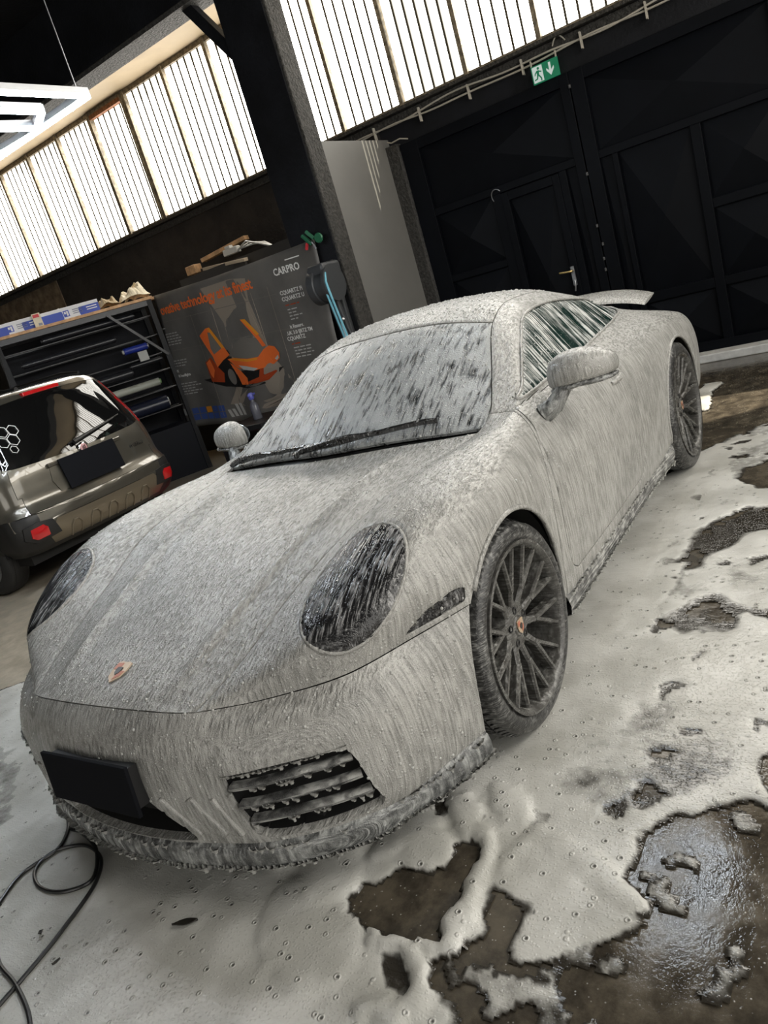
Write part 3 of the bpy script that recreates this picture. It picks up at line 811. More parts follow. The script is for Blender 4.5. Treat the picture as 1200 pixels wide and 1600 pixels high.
for sgn in (1, -1):
    a, b = side_pt(-1.42, .765), side_pt(-1.58, .77)
    mb = MB(); mb.tube([a*np.array((1, sgn, 1)), (a*.5+b*.5+np.array((0, .012, 0)))*np.array((1, sgn, 1)), b*np.array((1, sgn, 1))], [.010, .014, .010], 8)
    mb.build('door_handle', M_FOAM, car, smooth=True)
    xs = np.linspace(-.40, -2.07, 60)
    V = []; F = []
    for x in xs:
        y = .868+.022*max(0, (-x-1.6)/.45)**2
        for (dy, z) in ((-.01, .235), (.010, .225), (.018, .19), (.012, .155), (-.02, .145), (-.07, .15)):
            V.append((x, sgn*(y+dy), z+.02*max(0, (-x-1.7)/.37)**2))
    for i in range(len(xs)-1):
        for k in range(5): F.append((i*6+k, i*6+k+1, (i+1)*6+k+1, (i+1)*6+k))
    MB().add(V, F).build('side_skirt', M_GRILLE, car, smooth=True, auto=60)
    D2 = MB()
    for x in np.arange(-.42, -2.05, -.017):
        x += RNG.uniform(-.005, .005); y = .868+.022*max(0, (-x-1.6)/.45)**2
        drip_shape(D2, (x, sgn*(y+.012), .165), .008+.022*RNG.rand()**3, .008+.006*RNG.rand())
        if RNG.rand() < .4: drip_shape(D2, (x, sgn*(y+.010), .222), .015+.03*RNG.rand(), .007+.004*RNG.rand())
    tag(D2.build('foam_drips', M_BUB, car, smooth=True, auto=0, fix=False), kind='stuff')
MB().box((-3.3, -.62, .14), (.80, .62, .24)).build('underfloor', M_DARK, car)
for (cx_, cz_), r in ((FW, .392), (RW, .40)):
    for sgn in (1, -1):
        mb = MB()
        mb.lathe([(r, .875), (r-.008, .85), (r-.004, .55), (0.02, .54)], 28, 'y', (cx_, 0, cz_), -.12, math.pi+.12)
        mb.v = [(x, y*sgn, z) for x, y, z in mb.v]
        mb.build('wheel_arch_liner', M_DARK, car, smooth=True, auto=50)

# ---- wheels ----------------------------------------------------------------
def make_wheel(name, R, rim, width):
    """axle along y, outer face towards +y, outer sidewall at y=0"""
    w = empty(name)
    h = R-rim
    prof = [(rim-.004, -.010), (rim+.010, -.001), (rim+.35*h, .004), (rim+.62*h, .000), (rim+.86*h, -.012), (R-.006, -.030), (R-.001, -.045),
            (R, -.5*width), (R-.001, -width+.045), (R-.006, -width+.03), (rim+.6*h, -width), (rim, -width+.01)]
    MB().lathe(prof, 72, 'y').build('tyre', M_TYRE, w, smooth=True, auto=60)
    tb = MB(); n = 76
    for k in range(n):
        a0 = 2*math.pi*k/n; a1 = a0+2*math.pi/n*.62
        def pt(r, y, a): return (r*math.cos(a), y, r*math.sin(a))
        for (ya, yb, ra, rb, sk) in ((-.014, -.052, R-.014, R+.006, .02), (-.062, -.105, R+.004, R+.006, .03), (-width+.105, -width+.062, R+.004, R+.006, -.03), (-width+.052, -width+.014, R+.006, R-.014, -.02)):
            P = [pt(ra-.012, ya, a0), pt(ra-.012, ya, a1), pt(rb-.012, yb, a1+sk), pt(rb-.012, yb, a0+sk), pt(ra, ya, a0), pt(ra, ya, a1), pt(rb, yb, a1+sk), pt(rb, yb, a0+sk)]
            tb.add(P, [(0,1,2,3),(7,6,5,4),(0,4,5,1),(1,5,6,2),(2,6,7,3),(3,7,4,0)])
    tag(tb.build('tyre_tread', M_TYRE, w), kind='stuff')
    prof = [(rim+.004, -.004), (rim+.004, .004), (rim-.004, .006), (rim-.012, .000), (rim-.018, -.014), (rim-.022, -.05), (rim-.035, -width*.6), (rim-.01, -width+.01)]
    MB().lathe(prof, 72, 'y').build('rim', M_WHEEL, w, smooth=True, auto=50)
    prof = [(.0, -.034), (.030, -.034), (.034, -.038), (.062, -.040), (.078, -.046), (.086, -.065), (.08, -.12), (0, -.12)]
    MB().lathe(prof, 40, 'y').build('hub', M_WHEEL, w, smooth=True, auto=40)
    ns = 10
    for k in range(ns):
        a = 2*math.pi*(k+.5)/ns
        sp = MB()
        def P(r, da, y): return Vector((r*math.cos(a+da), y, r*math.sin(a+da)))
        def blade(r0, d0, r1, d1, y0, y1, w0, w1, dep):
            p0 = P(r0, d0, y0); p1 = P(r1, d1, y1)
            d = (p1-p0).normalized(); t = d.cross(Vector((0, 1, 0))).normalized()
            V = []
            for p, ww in ((p0, w0), (p1, w1)):
                V += [p-t*ww*.5, p-t*ww*.28+Vector((0, .008, 0)), p+t*ww*.28+Vector((0, .008, 0)), p+t*ww*.5, p+t*ww*.42-Vector((0, dep, 0)), p-t*ww*.42-Vector((0, dep, 0))]
            F = [(i, (i+1) % 6, 6+(i+1) % 6, 6+i) for i in range(6)]+[tuple(range(6)), tuple(range(11, 5, -1))]
            sp.add(V, F)
        rs = .118
        blade(.066, 0, rs+.008, 0, -.050, -.036, .030, .024, .04)
        blade(rs, 0, rim-.012, .155, -.036, -.016, .020, .016, .032)
        blade(rs, 0, rim-.012, -.155, -.036, -.016, .020, .016, .032)
        sp.build('spoke', M_WHEEL, w)
    for k in range(5):
        a = 2*math.pi*k/5+.3
        c = (.054*math.cos(a), 0, .054*math.sin(a))
        MB().lathe([(.0, -.045), (.007, -.045), (.0075, -.037), (.0125, -.037), (.0125, -.05)], 12, 'y', c).build('wheel_bolt', M_BLACK, w, smooth=True, auto=40)
    crest(w, (0, -.033, 0), (-1, 0, 0), (0, 0, 1), .040, 'centre_cap')
    for b in [c for c in w.children if c.name.startswith('centre_cap')]:   # flatten: no fourth level
        for g in list(b.children): g.parent = w
    MB().lathe([(.02, -.13), (.165, -.13), (.172, -.135), (.172, -.16), (.02, -.16)], 48, 'y').build('brake_disc', plain('brake_steel', (.035, .034, .033), .55, .4) if 'brake_steel' not in bpy.data.materials else bpy.data.materials['brake_steel'], w, smooth=True, auto=40)
    mb = MB(); mb.lathe([(.11, -.10), (.19, -.10), (.19, -.18), (.11, -.18), (.11, -.10)], 10, 'y', (0, 0, 0), math.pi*.72, math.pi*1.12)
    mb.build('brake_caliper', M_BLACK, w)
    return w
wf = make_wheel('wheel', .338, .272, .245)
wr = make_wheel('wheel', .360, .288, .300)
for proto, (x, z), yy_ in ((wf, FW, .915), (wr, RW, .928)):
    second = copy_tree(proto)
    proto.parent = car; second.parent = car
    proto.location = (x, yy_, z)
    second.location = (x, -yy_, z); second.rotation_euler = (0, 0, math.pi)

# ---- bubbles standing in the foam -------------------------------------------
def bubbles(name, G, N, mask, count, rmin, rmax, lab=None):
    mb_v = []; mb_f = []
    ii, jj = np.nonzero(mask)
    area = np.linalg.norm(np.cross(G[1:, :-1]-G[:-1, :-1], G[:-1, 1:]-G[:-1, :-1]), axis=2)[ii, jj]
    cs = np.cumsum(area); pick = np.searchsorted(cs, RNG.rand(count)*cs[-1])
    base = 0; n = 6
    for k in pick:
        i, j = ii[k], jj[k]; s, t = RNG.rand(2)
        p = G[i, j]*(1-s)*(1-t)+G[i+1, j]*s*(1-t)+G[i, j+1]*(1-s)*t+G[i+1, j+1]*s*t
        nn = N[i, j]; r = rmin+(rmax-rmin)*RNG.rand()**4
        a = np.cross(nn, (0.3, .2, .9)); a /= np.linalg.norm(a)+1e-9; b = np.cross(nn, a)
        for rr, hh in ((1.0, -.15), (.8, .42), (.35, .68)):
            for q in range(n):
                th = 2*math.pi*q/n
                mb_v.append(p+(a*math.cos(th)+b*math.sin(th))*r*rr+nn*r*hh)
        for l in range(2):
            for q in range(n): mb_f.append((base+l*n+q, base+l*n+(q+1) % n, base+(l+1)*n+(q+1) % n, base+(l+1)*n+q))
        mb_f.append(tuple(base+2*n+q for q in range(n)))
        base += 3*n
    o = mesh_obj(name, mb_v, mb_f, M_BUB, car, smooth=True)
    tag(o, lab, kind='stuff')
vis = ~np.isin(lab, [3, 11])
front = (FU < 8.6) & (FV > 3) & vis
bubbles('foam_bubbles', G2, GN, front, 6500, .0010, .0052, 'tiny bubbles standing in the foam')
bubbles('foam_bubbles', G2, GN, (lab == 5), 1800, .002, .007)
bubbles('foam_bubbles', B, BN, ~(h1 | h2), 900, .0010, .006)

# =================================================================== the building
M_BLKWALL = plain('black_painted_wall', (.006, .0065, .0085), .6, spec=.25, bump=.5, bscale=30, noise=.4, nscale=3)
M_GATE = plain('black_gate_paint', (.0022, .0028, .0044), .5, spec=.10, noise=.15, nscale=4)
M_ROUGH = plain('rough_black_plaster', (.038, .036, .032), .75, bump=1.0, bscale=38, bdist=.035, noise=.5, nscale=30)
M_SOOT = plain('sooty_wall', (.026, .022, .019), .8, bump=.6, bscale=14, bdist=.02, noise=.4, nscale=2)
M_CREAM = plain('cream_ceiling_paint', (.27, .205, .12), .7, noise=.10, nscale=2)
M_PANEL = plain('grey_partition_paint', (.16, .157, .148), .5, noise=.06, nscale=2)
M_BROWN = plain('lit_brown_patch', (.16, .12, .08), .8, bump=.8, bscale=25, noise=.4, nscale=9)
M_STEELF = plain('weathered_window_steel', (.20, .165, .115), .6, .2, noise=.5, nscale=25)
M_RUST = plain('rusty_window_steel', (.22, .09, .04), .8, .1, noise=.4, nscale=30)
M_KERB = plain('painted_threshold', (.62, .62, .60), .5, noise=.15, nscale=12)
M_WIRE = plain('pale_cable', (.45, .42, .36), .6)
def glass_mat():
    t = NT('backlit_profile_glass')
    co = t.coord()
    sp = t.node('ShaderNodeSeparateXYZ'); t.link(co, sp.inputs[0])
    n = t.noise(t.scaled(co, (1, 2.0, 1.2)), 2.2, 4, .6)
    g = t.maprange(t.math('ADD', sp.outputs['Z'], t.math('MULTIPLY', n, .22)), 3.10, 3.30, 0, 1)
    top = t.maprange(t.math('ADD', sp.outputs['Z'], t.math('MULTIPLY', n, .5)), 4.62, 4.74, 0, .8)
    c = t.mix(g, (.035, .035, .02), (1.0, .96, .88))
    c = t.mix(top, c, (.08, .07, .05))
    t.set(base_color=(.6, .6, .55), roughness=.5, emission_color=c, emission_strength=WINDOW_EMIT)
    return t.m
WINDOW_EMIT = 10.0
M_GLASS = glass_mat()
def clear_mat():
    t = NT('clear_profile_glass')
    tr = t.node('ShaderNodeBsdfTransparent'); tr.inputs['Color'].default_value = (.93, .95, .92, 1)
    em = t.node('ShaderNodeEmission'); em.inputs['Color'].default_value = (1, .985, .93, 1); em.inputs['Strength'].default_value = .8
    mx = t.node('ShaderNodeAddShader'); t.link(tr.outputs[0], mx.inputs[0]); t.link(em.outputs[0], mx.inputs[1])
    t.link(mx.outputs[0], t.n['Material Output'].inputs['Surface'])
    return t.m
M_CLEAR = clear_mat()
M_RIB = plain('dark_glass_flange', (.07, .062, .045), .7, spec=.1)  # dark flange between the glass channels

def struct(o): o['kind'] = 'structure'; return o
def sbox(name, lo, hi, mat, bevel=0): return struct(MB().box(lo, hi).build(name, mat, bevel=bevel))
YL, YR, ZC = -11.0, 4.2, 4.95
WX = -5.5
GY0, GY1, GZ = -2.06, 1.40, 2.74
# floor
def floor_mat():
    t = NT('worn_concrete_floor')
    co = t.coord()
    sp = t.node('ShaderNodeSeparateXYZ'); t.link(co, sp.inputs[0])
    n1 = t.noise(co, 1.3, 5, .6); n2 = t.noise(co, 9.0, 6, .65); n3 = t.noise(co, 70.0, 3, .6)
    dry = t.maprange(t.math('ADD', sp.outputs['Y'], t.math('MULTIPLY', n1, .9)), -1.9, -1.2, 1, 0)
    wetc = t.mix(t.maprange(n2, .35, .68), (.040, .034, .026), (.115, .098, .072))
    dryc = t.mix(t.maprange(n2, .3, .7), (.27, .235, .18), (.44, .39, .31))
    c = t.mix(dry, wetc, dryc)
    spk = t.maprange(t.voro(co, 55.0), .0, .16, 1, 0)
    spr = t.maprange(t.noise(co, 4.5, 3, .6), .43, .56)
    spot = t.math('MULTIPLY', t.math('MULTIPLY', spk, spr), t.math('SUBTRACT', 1.0, dry))
    c = t.mix(spot, c, (.55, .54, .50))
    r = t.maprange(n2, .35, .7, .03, .17)
    r = t.math('ADD', r, t.math('MULTIPLY', dry, .28))
    h = t.math('ADD', t.math('MULTIPLY', n2, .6), t.math('ADD', t.math('MULTIPLY', n3, .15), t.math('MULTIPLY', spot, .25)))
    t.set(base_color=c, roughness=r, normal=t.bump(h, .22, .012), specular_ior_level=.5)
    return t.m
M_FLOOR = floor_mat()
sbox('floor', (WX-.3, YL, -.12), (7.0, YR+3.0, 0.0), M_FLOOR)
# back wall: below the windows, above them, and beside the gate
sbox('wall_back', (WX-.25, YL, 0), (WX, GY0-.22, 3.03), M_SOOT)
sbox('wall_back_lintel', (WX-.25, GY0-.22, GZ-.004), (WX, YR, 3.03), M_BLKWALL)
sbox('wall_back_upper', (WX-.25, YL, 4.56), (WX, YR, ZC), M_CREAM)
sbox('wall_back_side', (WX-.25, GY1+.02, 0), (WX, YR, GZ+.02), M_BLKWALL)
sbox('wall_back_jamb', (WX-.25, GY0-.22, 0), (WX+.10, GY0-.012, GZ+.02), M_ROUGH)
sbox('wall_back_patch', (WX, YL, 2.30), (WX+.018, -8.25, 3.02), M_BROWN)  # brown wall patch with the light on it put into its colour
sbox('window_sill', (WX-.02, YL, 3.03), (WX+.10, YR, 3.06), M_ROUGH)
sbox('wall_left', (WX, YL-.2, 0), (7, YL, ZC), M_BLKWALL)
M_FRONTW = plain('front_wall_paint', (.32, .31, .29), .6)
sbox('wall_front', (7.0, YL-.2, 0), (7.2, -1.2, ZC), M_FRONTW)
sbox('wall_front_right', (7.0, 2.6, 0), (7.2, YR+.2, ZC), M_FRONTW)
sbox('wall_front_top', (7.0, -1.2, 2.7), (7.2, 2.6, ZC), M_FRONTW)  # doorway gap in this unseen wall, added for front fill light
sbox('ceiling', (WX-.25, YL, ZC), (7, YR, ZC+.15), M_BLKWALL)
sbox('ceiling_soffit', (WX, YL, 4.60), (-4.24, YR, 4.70), M_CREAM)
# right wall with a wide open doorway that lets the daylight in
sbox('wall_right', (WX, YR, 0), (-3.2, YR+.2, 3.0), M_BLKWALL)
sbox('wall_right_front', (4.2, YR, 0), (7.0, YR+.2, 3.0), M_BLKWALL)
sbox('wall_right_lintel', (WX, YR, 3.0), (7.0, YR+.2, 3.06), M_BLKWALL)
sbox('wall_right_top', (WX, YR, 4.6), (7.0, YR+.2, ZC), M_BLKWALL)
sbox('wall_right_end', (1.45, YR, 3.06), (7.0, YR+.2, 4.6), M_BLKWALL)
# beam and pillar
sbox('beam', (-4.28, YL, 4.26), (-4.0, YR, ZC), M_ROUGH)
sbox('beam_face', (-4.0, YL, 4.30), (-3.985, YR, ZC), M_BLKWALL)
sbox('pillar', (-4.30, -2.70, 0), (-4.06, -2.19, 4.26), M_ROUGH, bevel=.012)
sbox('pillar_face', (-4.06, -2.695, 0), (-4.045, -2.215, 4.30), M_BLKWALL)
struct(MB().bar((-4.12, -3.10, 4.36), (-4.12, -2.68, 3.74), .10, .10).build('beam_brace', M_BLKWALL))
sbox('wall_partition', (WX, -2.26, 0), (-4.305, -2.20, 2.84), M_PANEL)
# windows: bays of channel glass; f(depth, along, z) puts them on a wall
MUL = [-10.75+.735*k for k in range(1, 20)]
NWIN = [0]
def bay(y0, y1, f, clear=False, rusty=False):
    NWIN[0] += 1
    w = empty('window_%d' % NWIN[0], (0, 0, 0), kind='structure')
    def fb(nm, mat, d0, s0, z0, d1, s1, z1):
        P = [f(d, q, z) for z in (z0, z1) for (d, q) in ((d0, s0), (d1, s0), (d1, s1), (d0, s1))]
        MB().add(P, [(0,3,2,1),(4,5,6,7),(0,1,5,4),(1,2,6,5),(2,3,7,6),(3,0,4,7)]).build(nm, mat, w)
    fb('mullion', M_STEELF, -.05, y0-.022, 3.06, .035, y0+.022, 4.60)
    fb('head_rail', M_STEELF, -.05, y0+.022, 4.545, .02, y1-.022, 4.60)
    fb('sill_rail', M_STEELF, -.05, y0+.022, 3.06, .02, y1-.022, 3.095)
    if rusty:
        fb('sash', M_STEELF, -.04, y0+.022, 3.06, .05, y0+.05, 4.57)
        fb('sash', M_STEELF, -.04, y1-.05, 3.06, .05, y1-.022, 4.57)
        fb('sash', M_RUST, -.04, y0+.05, 4.50, .045, y1-.05, 4.55)
    n = 6; a = y0+.022; b = y1-.022; st = (b-a)/n
    for i in range(n):
        ya, yb = a+st*i, a+st*(i+1); ym = .5*(ya+yb)
        prof = [(ya, .022), (ya+.012, .023), (ym, .024), (yb-.012, .023), (yb, .022)]
        V = [f(-.045+d, q, z) for z in (3.09, 4.55) for (q, d) in prof]
        F = [(i2, i2+1, i2+6, i2+5) for i2 in range(4)]
        mesh_obj('pane', V, F, M_CLEAR if clear else M_GLASS, w, smooth=False)
        if i: fb('glass_rib', M_RIB, -.05, a+st*i-.010, 3.09, -.012, a+st*i+.010, 4.55)
for k in range(len(MUL)-1):
    if MUL[k] > 2.6: break
    bay(MUL[k], MUL[k+1], lambda d, q, z: (WX+d, q, z), -2.0 < MUL[k] < -1.8, k == 5)
for k in range(9):
    bay(-5.2+.735*k, -5.2+.735*(k+1), lambda d, q, z: (q, YR-d, z))
sbox('trim_1', (WX, YL, 2.95), (WX+.035, YR, 3.02), M_ROUGH)
# ---- the gate ------------------------------------------------------------
gate = empty('door_1', (0, 0, 0), kind='structure')
GX = WX+.03
def gp(name, y0, z0, y1, z1, mat=M_GATE, x0=GX-.03, x1=GX+.02, bevel=.004):
    return MB().box((x0, y0, z0), (x1, y1, z1)).build(name, mat, gate, bevel=bevel)
def pyramid(y0, z0, y1, z1, h=.030):
    ym, zm = .5*(y0+y1), .5*(z0+z1)
    V = [(GX-.02, y0, z0), (GX-.02, y1, z0), (GX-.02, y1, z1), (GX-.02, y0, z1), (GX-.02+h, ym, zm)]
    MB().add(V, [(0, 1, 4), (1, 2, 4), (2, 3, 4), (3, 0, 4), (0, 3, 2, 1)]).build('gate_panel', M_GATE, gate)
gp('gate_board', GY0, .07, GY1, GZ, x0=GX-.06, x1=GX-.025, bevel=0)
for (y0, z0, y1, z1) in ((GY0, GZ-.10, GY1, GZ), (GY0, .07, GY1, .16), (GY0, .07, GY0+.20, GZ), (-.36, .07, -.275, GZ), (-.265, .07, -.14, GZ), (-.36, .62, GY0+.2, .70), (GY0+.2, 1.98, -.36, 2.05), (-.14, 1.97, GY1, 2.04),
                         (-.03, .16, .02, 1.97), (.63, .16, .715, 1.97), (.02, .62, .63, .71), (.715, 1.28, GY1, 1.36), (.715, .62, GY1, .70), (GY1-.10, .07, GY1, GZ), (-1.22, .16, -1.12, 1.98), (-.53, .16, -.46, 1.98), (GY0+.2, 1.30, -1.22, 1.37)):
    gp('gate_rail', min(y0, y1), z0, max(y0, y1), z1, x1=GX+(.020 if abs(y1-y0) > abs(z1-z0) else .0235))
for (y0, z0, y1, z1) in ((-1.86, 2.05, -.36, 2.64), (-.14, 2.04, GY1-.1, 2.64), (-1.86, 1.37, -1.22, 1.98), (-1.86, .70, -1.22, 1.30), (-1.86, .16, -1.22, .62), (.02, .71, .63, 1.97), (.02, .16, .63, .62),
                         (.715, 1.36, GY1-.1, 1.97), (.715, .70, GY1-.1, 1.28), (.715, .16, GY1-.1, .62), (-.46, .16, -.36, 1.98), (-.14, .16, -.03, 1.97)):
    pyramid(y0, z0, y1, z1, .055 if (y1-y0) > .3 else .012)
for (y0, z0, y1, z1) in ((-1.12, .16, -1.05, 1.97), (-.60, .16, -.53, 1.97), (-1.05, 1.89, -.60, 1.97), (-1.05, .16, -.60, .26), (-1.05, 1.0, -.6, 1.07) if False else (-1.05, .16, -.60, .26)):
    gp('wicket_frame', y0, z0, y1, z1, x1=GX+.032)
pyramid(-1.05, .26, -.60, 1.89, .05)
M_BOLT = plain('dull_bolt_steel', (.10, .10, .10), .5, .5)
M_BRASS = plain('brass', (.55, .40, .16), .3, .9)
M_STEEL = plain('steel_grey', (.35, .36, .38), .35, .9)
mb = MB(); mb.tube([(GX+.032, -.585, 1.09), (GX+.075, -.585, 1.09), (GX+.085, -.60, 1.09), (GX+.08, -.70, 1.10)], .010, 8); mb.build('wicket_handle', M_BRASS, gate, smooth=True)
mb = MB(); mb.box((GX+.03, -.60, .95), (GX+.04, -.565, 1.13)); mb.build('lock_plate', M_STEEL, gate)
mb = MB(); mb.tube([(GX+.045, -.58, 1.0), (GX+.06, -.575, .97), (GX+.06, -.58, .93), (GX+.055, -.59, .90)], .008, 6); mb.build('key', M_STEEL, gate, smooth=True)
mb = MB()
mb.tube([(GX+.03+.05*math.sin(t_)*.4, -1.16+.055*math.cos(t_), 1.96+.065*math.sin(t_)) for t_ in np.linspace(.6, 5.6, 20)], .005, 6); mb.build('wire_ring', M_STEEL, gate, smooth=True)
for (y, z) in ((-.27, 2.62), (-.27, 1.88), (-.275, 1.42), (-.255, 1.25), (-.27, 1.12), (-.275, 1.02)):
    MB().box((GX+.02, y-.009, z-.016), (GX+.040, y+.009, z+.016)).build('gate_bolt', M_BOLT, gate, bevel=.004)
sbox('door_1_threshold', (WX-.03, GY0, 0), (WX+.22, YR, .075), M_KERB, bevel=.01)
# cable along the lintel
cabs = empty('wall_cable', (0, 0, 0), label='pale cables clipped along the dark wall above the gate', cat='cable')
for (z0, amp, sd) in ((2.925, .012, 1), (2.955, .020, 5)):
    ys = np.linspace(-2.75, 3.5, 90); P = []
    for i, y in enumerate(ys):
        P.append((WX+.055+.006*math.sin(y*9+sd), y, z0+amp*math.sin(y*2.7+sd)+amp*.6*math.sin(y*6.1+2*sd)))
    MB().tube(P, .0085, 6).build('cable', M_WIRE, cabs, smooth=True)
for y in np.arange(-2.3, 3.4, .55):
    MB().box((WX+.03, y-.006, 2.86), (WX+.072, y+.006, 2.99)).build('cable_tie', M_WIRE, cabs)
mb = MB(); mb.tube([(WX+.12, -2.15, 2.80), (WX+.16, -2.08, 2.77), (WX+.15, -1.98, 2.78), (WX+.14, -1.90, 2.75)], .006, 6); mb.build('cable_end', M_WIRE, cabs, smooth=True)
mb = MB(); mb.tube([(WX+.05, -.35, 2.98)]+[(WX+.06, -.35+.12*k/6, 2.98+.06*math.sin(k/6*math.pi)) for k in range(1, 7)], .006, 6); mb.build('cable_loop', M_WIRE, cabs, smooth=True)
# exit sign
M_GREEN = emit('exit_green', (.01, .22, .10), .55); M_SIGNW = emit('exit_white', (.75, .85, .78), .6)
sg = empty('exit_sign', (WX+.10, -.56, 2.735), label='small green exit sign with running man and arrow', cat='exit sign')
W_, H_ = .245, .145
MB().box((-.012, 0, 0), (.012, W_, H_)).build('sign_board', M_GREEN, sg)
f = lambda u, v, h: (.012+h, u*W_, v*H_)
MB().prism([(.04, .06), (.42, .06), (.42, .94), (.04, .94)], .0, .0015, f).build('door_symbol', M_SIGNW, sg)
man = MB()
M_MAN = M_GREEN
cir = [(.27+.045*math.cos(a), .80+.075*math.sin(a)) for a in np.linspace(0, 2*math.pi, 10, endpoint=False)]
man.prism(cir, .0015, .003, f)
for poly in ([(.20, .70), (.29, .70), (.27, .42), (.19, .42)], [(.28, .68), (.38, .60), (.37, .54), (.27, .60)], [(.20, .69), (.12, .58), (.10, .45), (.13, .45), (.16, .55), (.22, .60)],
             [(.22, .45), (.28, .45), (.36, .22), (.35, .08), (.31, .08), (.31, .22)], [(.19, .45), (.25, .42), (.20, .22), (.08, .18), (.08, .25), (.17, .29)]):
    man.prism(poly, .0015, .003, f)
man.build('running_figure', M_MAN, sg)
MB().prism([(.66, .88), (.74, .88), (.74, .45), (.84, .62), (.84, .48), (.70, .16), (.56, .48), (.56, .62), (.66, .45)], 0, .0015, f).build('arrow_symbol', M_SIGNW, sg)
for u in (.03, .97):
    MB().box((-.006, u*W_-.006, H_), (.006, u*W_+.006, H_+.05)).build('sign_hanger', M_WIRE, sg)

# ---- LED ceiling frames ---------------------------------------------------
M_ALU = plain('aluminium', (.55, .56, .58), .3, .9)
M_LED = emit('led_tube', (.86, .93, 1.0), 45.0)
def led_frame(loc, label, SX=1.45, SY=1.20, hexes=True):
    r = empty('led_ceiling_light', loc, label=label, cat='ceiling light', group='led frames hung over the bay')
    def tube(a, b):
        a = Vector(a); b = Vector(b)
        MB().bar(a+Vector((0, 0, .022)), b+Vector((0, 0, .022)), .036, .030).build('light_profile', M_ALU, r)
        MB().bar(a, b, .026, .018).build('light_tube', M_LED, r)
    X0, X1, Y0, Y1 = 0.0, SX, -SY, 0.0
    P = [(X0, Y1, 0), (X1, Y1, 0), (X1, Y0, 0), (X0, Y0, 0)]
    for i in range(4): tube(P[i], P[(i+1) % 4])
    def hexa(Q):
        for i in range(len(Q)): tube((*Q[i], -.014), (*Q[(i+1) % len(Q)], -.014))
    if hexes: hexa([(.17, -.18), (.03, -.46), (.06, -.80), (.36, -1.02), (.62, -.62), (.52, -.18)])
    if hexes: hexa([(.80, -.18), (.66, -.60), (.82, -1.02), (1.20, -1.02), (1.36, -.60), (1.22, -.18)])
    if hexes: tube((.06, -.40, -.014), (.64, -.45, -.014))
    for (x, y) in ((.03, -.03), (SX-.03, -.03), (.03, -SY+.03), (SX-.03, -SY+.03)):
        MB().tube([(x, y, .03), (x, y, ZC-loc[2])], .003, 5).build('hanging_wire', M_STEEL, r)
    return r
led_frame((-1.11, -1.38, 2.8), 'bright white led frame light with hexagons hanging at upper left')
led_frame((-2.42, .62, 2.8), 'small plain white led frame light hung above the foamed car', .80, .44, False)

# =================================================================== film rack, banner and things by the pillar
M_RACK = plain('black_rack_steel', (.007, .0075, .009), .5, noise=.2, spec=.3)
M_RACKG = plain('grey_rack_steel', (.035, .036, .038), .4)
M_WOOD = plain('raw_pine', (.55, .33, .17), .6, noise=.25, nscale=14)
M_WOODD = plain('dark_wood', (.05, .045, .04), .6)
M_CARD = plain('kraft_card', (.46, .36, .22), .8, noise=.12)
M_PAPER = plain('cream_paper', (.72, .64, .48), .7, noise=.08)
RA = Vector((-4.45, -5.25, 0)); RD = Vector((1.55, -.90, 0)).normalized(); RNv = Vector((-RD.y, RD.x, 0))
def rk(u, d, z): return RA+RD*u-RNv*d+Vector((0, 0, z))       # u along the front, d back, z up
def rbox(mb, u0, d0, z0, u1, d1, z1):
    P = [rk(u, d, z) for z in (z0, z1) for (u, d) in ((u0, d0), (u1, d0), (u1, d1), (u0, d1))]
    return mb.add(P, [(0,3,2,1),(4,5,6,7),(0,1,5,4),(1,2,6,5),(2,3,7,6),(3,0,4,7)])
rack = empty('film_rack', (0, 0, 0), label='black steel rack holding film rolls behind the grey hatchback', cat='rack')
UE = 1.80
for u in (0.0, UE-.06):
    for d in (0.0, .54):
        rbox(MB(), u, d, 0, u+.06, d+.06, 2.12).build('post', M_RACK, rack)
for d in (0.0, .54):
    rbox(MB(), 0.06, d, 2.06, UE-.06, d+.06, 2.12).build('top_beam', M_RACK if d else M_RACKG, rack)
MB().bar(rk(.55, -.005, 2.08), rk(.03, -.005, 1.46), .045, .03).build('corner_brace', M_RACKG, rack)
rbox(MB(), .05, .58, .05, UE, .60, 2.06).build('back_panel', plain('black_board', (.0025, .003, .006), .6, spec=.2), rack)
rbox(MB(), .06, .02, .0, UE, .56, .62).build('rack_cupboard', plain('navy_board', (.004, .0055, .010), .55, spec=.25), rack)
for zz in (1.95, 1.72, 1.50, 1.30, 1.08, .84):
    MB().tube([rk(.04, .12, zz), rk(UE, .12, zz)], .009, 6).build('roll_bar', M_RACKG, rack, smooth=True)
    MB().tube([rk(.04, .42, zz), rk(UE, .42, zz)], .009, 6).build('roll_bar', M_RACKG, rack, smooth=True)
# timber top: planks
for k, d0 in enumerate((-.02, .19, .40)):
    rbox(MB(), -.78 if k == 1 else -.02, d0, 2.122, UE, d0+.20, 2.155).build('top_plank', M_WOOD, rack, bevel=.003)
